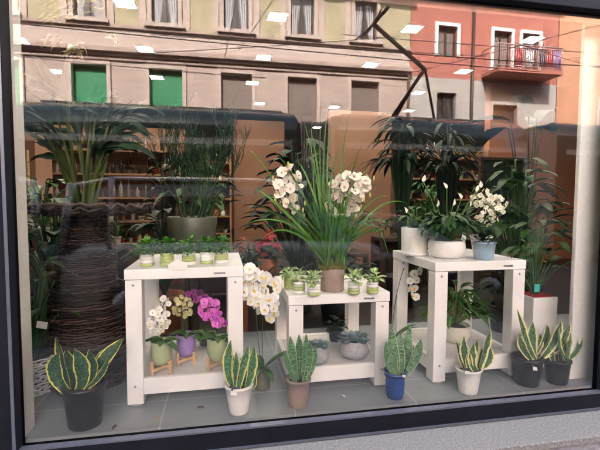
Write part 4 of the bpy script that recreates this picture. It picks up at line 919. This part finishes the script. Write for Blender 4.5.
# wires
for i, (a, b_, yy) in enumerate((((15, 22), (415, 60), 9.), ((15, 55), (200, 72), 11.), ((236, 0), (226, 50), 10.), ((272, 0), (248, 36), 10.), ((300, 44), (600, 66), 8.), ((420, 40), (590, 52), 12.), ((460, 60), (600, 24), 11.), ((540, 50), (600, 68), 12.), ((236, 40), (420, 52), 12.), ((190, 50), (345, 40), 12.5))):
    A, Bq = street(*a, yy), street(*b_, yy); d = Bq-A; A -= d*.4; Bq += d*.4
    o = MB().tube(quad(A, (A+Bq)*.5-V((0, 0, .04)), Bq, 12), .012, 5).build('overhead_wire', M['black_plastic']); tag(o, 'thin dark tram wire stretched above the street', 'cable', 'tram wires strung over the street')
# ---------------- cars
def car(x, y, L, H, label, paint, hood=.95, van=False, flip=1):
    t = thing('parked_car', label, 'car', (x, y, -.55), 'cars parked along the near kerb')
    hw = .88
    if van: st = [(-.5, .55, .8), (-.485, .9, .93), (-.42, .98, 1), (.2, .98, 1), (.38, .95, 1), (.47, .80, .95), (.5, .55, .85)]; top = [(-.485, .02, .95), (-.46, .9, .9), (-.36, 1, .88), (.05, 1, .88), (.17, .93, .88), (.34, .02, .95)]
    else: st = [(-.5, .5, .8), (-.48, .85, .93), (-.38, .95, 1), (.2, .93, 1), (.4, .85, .97), (.48, .68, .9), (.5, .5, .8)]; top = [(-.46, .02, .93), (-.36, .72, .86), (-.22, .96, .80), (-.05, 1, .78), (.06, .93, .80), (.26, .02, .93)]
    belt = hood
    mb = MB(); n = 8
    vs = []
    for s_, hz, w_ in st:
        z1 = hz*belt; w__ = hw*w_; X = s_*L*flip
        vs += [(X, -w__*.94, .22), (X, -w__, .5), (X, -w__*.99, z1*.88), (X, -w__*.9, z1), (X, w__*.9, z1), (X, w__*.99, z1*.88), (X, w__, .5), (X, w__*.94, .22)]
    k = len(st); fs = [(i*n+j, i*n+(j+1) % n, (i+1)*n+(j+1) % n, (i+1)*n+j) for i in range(k-1) for j in range(n)]+[tuple(range(n))[::-1], tuple((k-1)*n+j for j in range(n))]
    mb.add(vs, fs); o = mb.build('body', paint, t); 
    vs = []; rf_ = []
    for s_, hz, w_ in top:
        X = s_*L*flip; zt_ = belt*.93+(H-belt*.93)*hz; wb = hw*.90; wt = hw*(.9-.17*hz)
        vs += [(X, -wb, belt*.93), (X, -wt, zt_-.02), (X, -wt*.85, zt_), (X, wt*.85, zt_), (X, wt, zt_-.02), (X, wb, belt*.93)]
        rf_ += [(X, -wt*1.02, zt_-.035), (X, -wt*.86, zt_+.012), (X, 0, zt_+.03), (X, wt*.86, zt_+.012), (X, wt*1.02, zt_-.035)]
    n = 6; k = len(top); cb2 = MB(); cb2.add(vs, [(i*n+j, i*n+j+1, (i+1)*n+j+1, (i+1)*n+j) for i in range(k-1) for j in range(n-1)]+[tuple(range(n))[::-1], tuple((k-1)*n+j for j in range(n))]); cb2.build('cabin_glass', tw, t)
    r2_ = MB(); r2_.add(rf_[5:-5], [(i*5+j, i*5+j+1, (i+1)*5+j+1, (i+1)*5+j) for i in range(k-3) for j in range(4)]); r2_.build('roof', paint, t)
    pl = MB()
    for i in (0, 2, 3) if not van else (0, 2, 4):
        for sd in (-1, 1):
            a, b_ = top[i], top[i+1]; X0, X1 = a[0]*L*flip, b_[0]*L*flip
            if i in (2, 3): X1 = X0+.06
            z0_ = belt*.93; 
            if i == 0: pl.tube([(X0, sd*hw*.91, z0_), (X1, sd*hw*(.9-.17*b_[1])*1.02, belt*.93+(H-belt*.93)*b_[1])], .05, 6)
            else: pl.tube([(X0, sd*hw*.91, z0_), (X0, sd*hw*(.9-.17*a[1])*1.02, belt*.93+(H-belt*.93)*a[1])], .04, 6)
    pl.build('pillar', paint, t)
    for sx in (-.31, .31):
        for sy in (-1, 1):
            tmp = MB().lathe([(.18, -.09), (.30, -.10), (.32, -.06), (.32, .06), (.30, .10), (.18, .09)], 24); wm = MB(); wm.add([(sx*L+p_[0], sy*.80+p_[2], .32+p_[1]) for p_ in tmp.v], tmp.f); wh = wm.build('wheel', M['black_plastic'], t)
            tmp = MB().lathe([(.02, -.101), (.18, -.101), (.19, .101), (.02, .101)], 16); wm = MB(); wm.add([(sx*L+p_[0], sy*.80+p_[2], .32+p_[1]) for p_ in tmp.v], tmp.f); wm.build('rim', M['steel'], wh)
    for sy in (-.6, .6):
        MB().box(min(L*.48*flip, L*.505*flip), max(L*.48*flip, L*.505*flip), sy-.16, sy+.16, .58, .70).build('headlight', M['glass_jar'], t, .02)
        MB().box(min(-L*.48*flip, -L*.505*flip), max(-L*.48*flip, -L*.505*flip), sy-.14, sy+.14, .62, .78).build('tail_light', M['red_cer'], t, .02)
silver = mat('silver_paint', (.42, .44, .47), .25, 3, .05, 0, metal=.5, coat=.6); dkp = mat('dark_grey_paint', (.03, .033, .04), .2, 3, .1, 0, coat=.8); wht = mat('pale_grey_paint', (.5, .51, .52), .25, 3, .05, 0, coat=.7)
# x positions measured where the glass mirrors them
car(at(71, 200, 4.0).x-2.15, -4.0, 4.3, 1.80, 'silver van parked at the far left of the reflection', silver, 1.1, True, -1)
car(at(73, 200, 4.0).x+2.15, -4.0, 4.2, 1.80, 'pale grey minivan parked left of the dark car', wht, 1.05, True, 1)
car(at(375, 220, 4.0).x, -4.0, 4.2, 1.36, 'dark grey hatchback parked in the middle of the reflection', dkp, .92, False, 1)
# ------------------------------------------------------------------ light
wd = bpy.data.worlds.new('World'); sc.world = wd; wd.use_nodes = True; nt = wd.node_tree; nt.nodes.clear()
ow = nt.nodes.new('ShaderNodeOutputWorld'); bg = nt.nodes.new('ShaderNodeBackground'); sk = nt.nodes.new('ShaderNodeTexSky'); sk.sky_type = 'NISHITA'; sk.sun_disc = False
SE, SA = math.radians(40), math.radians(-18)
sk.sun_elevation = SE; sk.sun_rotation = SA; sk.air_density = .8; sk.dust_density = 6.0
hs = nt.nodes.new('ShaderNodeHueSaturation'); hs.inputs['Saturation'].default_value = .75; nt.links.new(sk.outputs[0], hs.inputs['Color']); nt.links.new(hs.outputs[0], bg.inputs[0]); bg.inputs[1].default_value = .15; nt.links.new(bg.outputs[0], ow.inputs[0])
sun = bpy.data.lights.new('sun', 'SUN'); sun.energy = 3.0; sun.angle = math.radians(.6); sun.color = (1, .95, .88)
so = bpy.data.objects.new('sun', sun); COL.objects.link(so)
sd = V((math.sin(SA)*math.cos(SE), math.cos(SA)*math.cos(SE), math.sin(SE)))
so.rotation_euler = sd.to_track_quat('Z', 'Y').to_euler()
sc.view_settings.view_transform = 'Standard'; sc.view_settings.look = 'None'; sc.view_settings.gamma = 1; sc.view_settings.exposure = 4.8
try: sc.view_settings.use_curve_mapping = False
except Exception: pass
sc.render.engine = 'CYCLES'; sc.cycles.transparent_max_bounces = 12
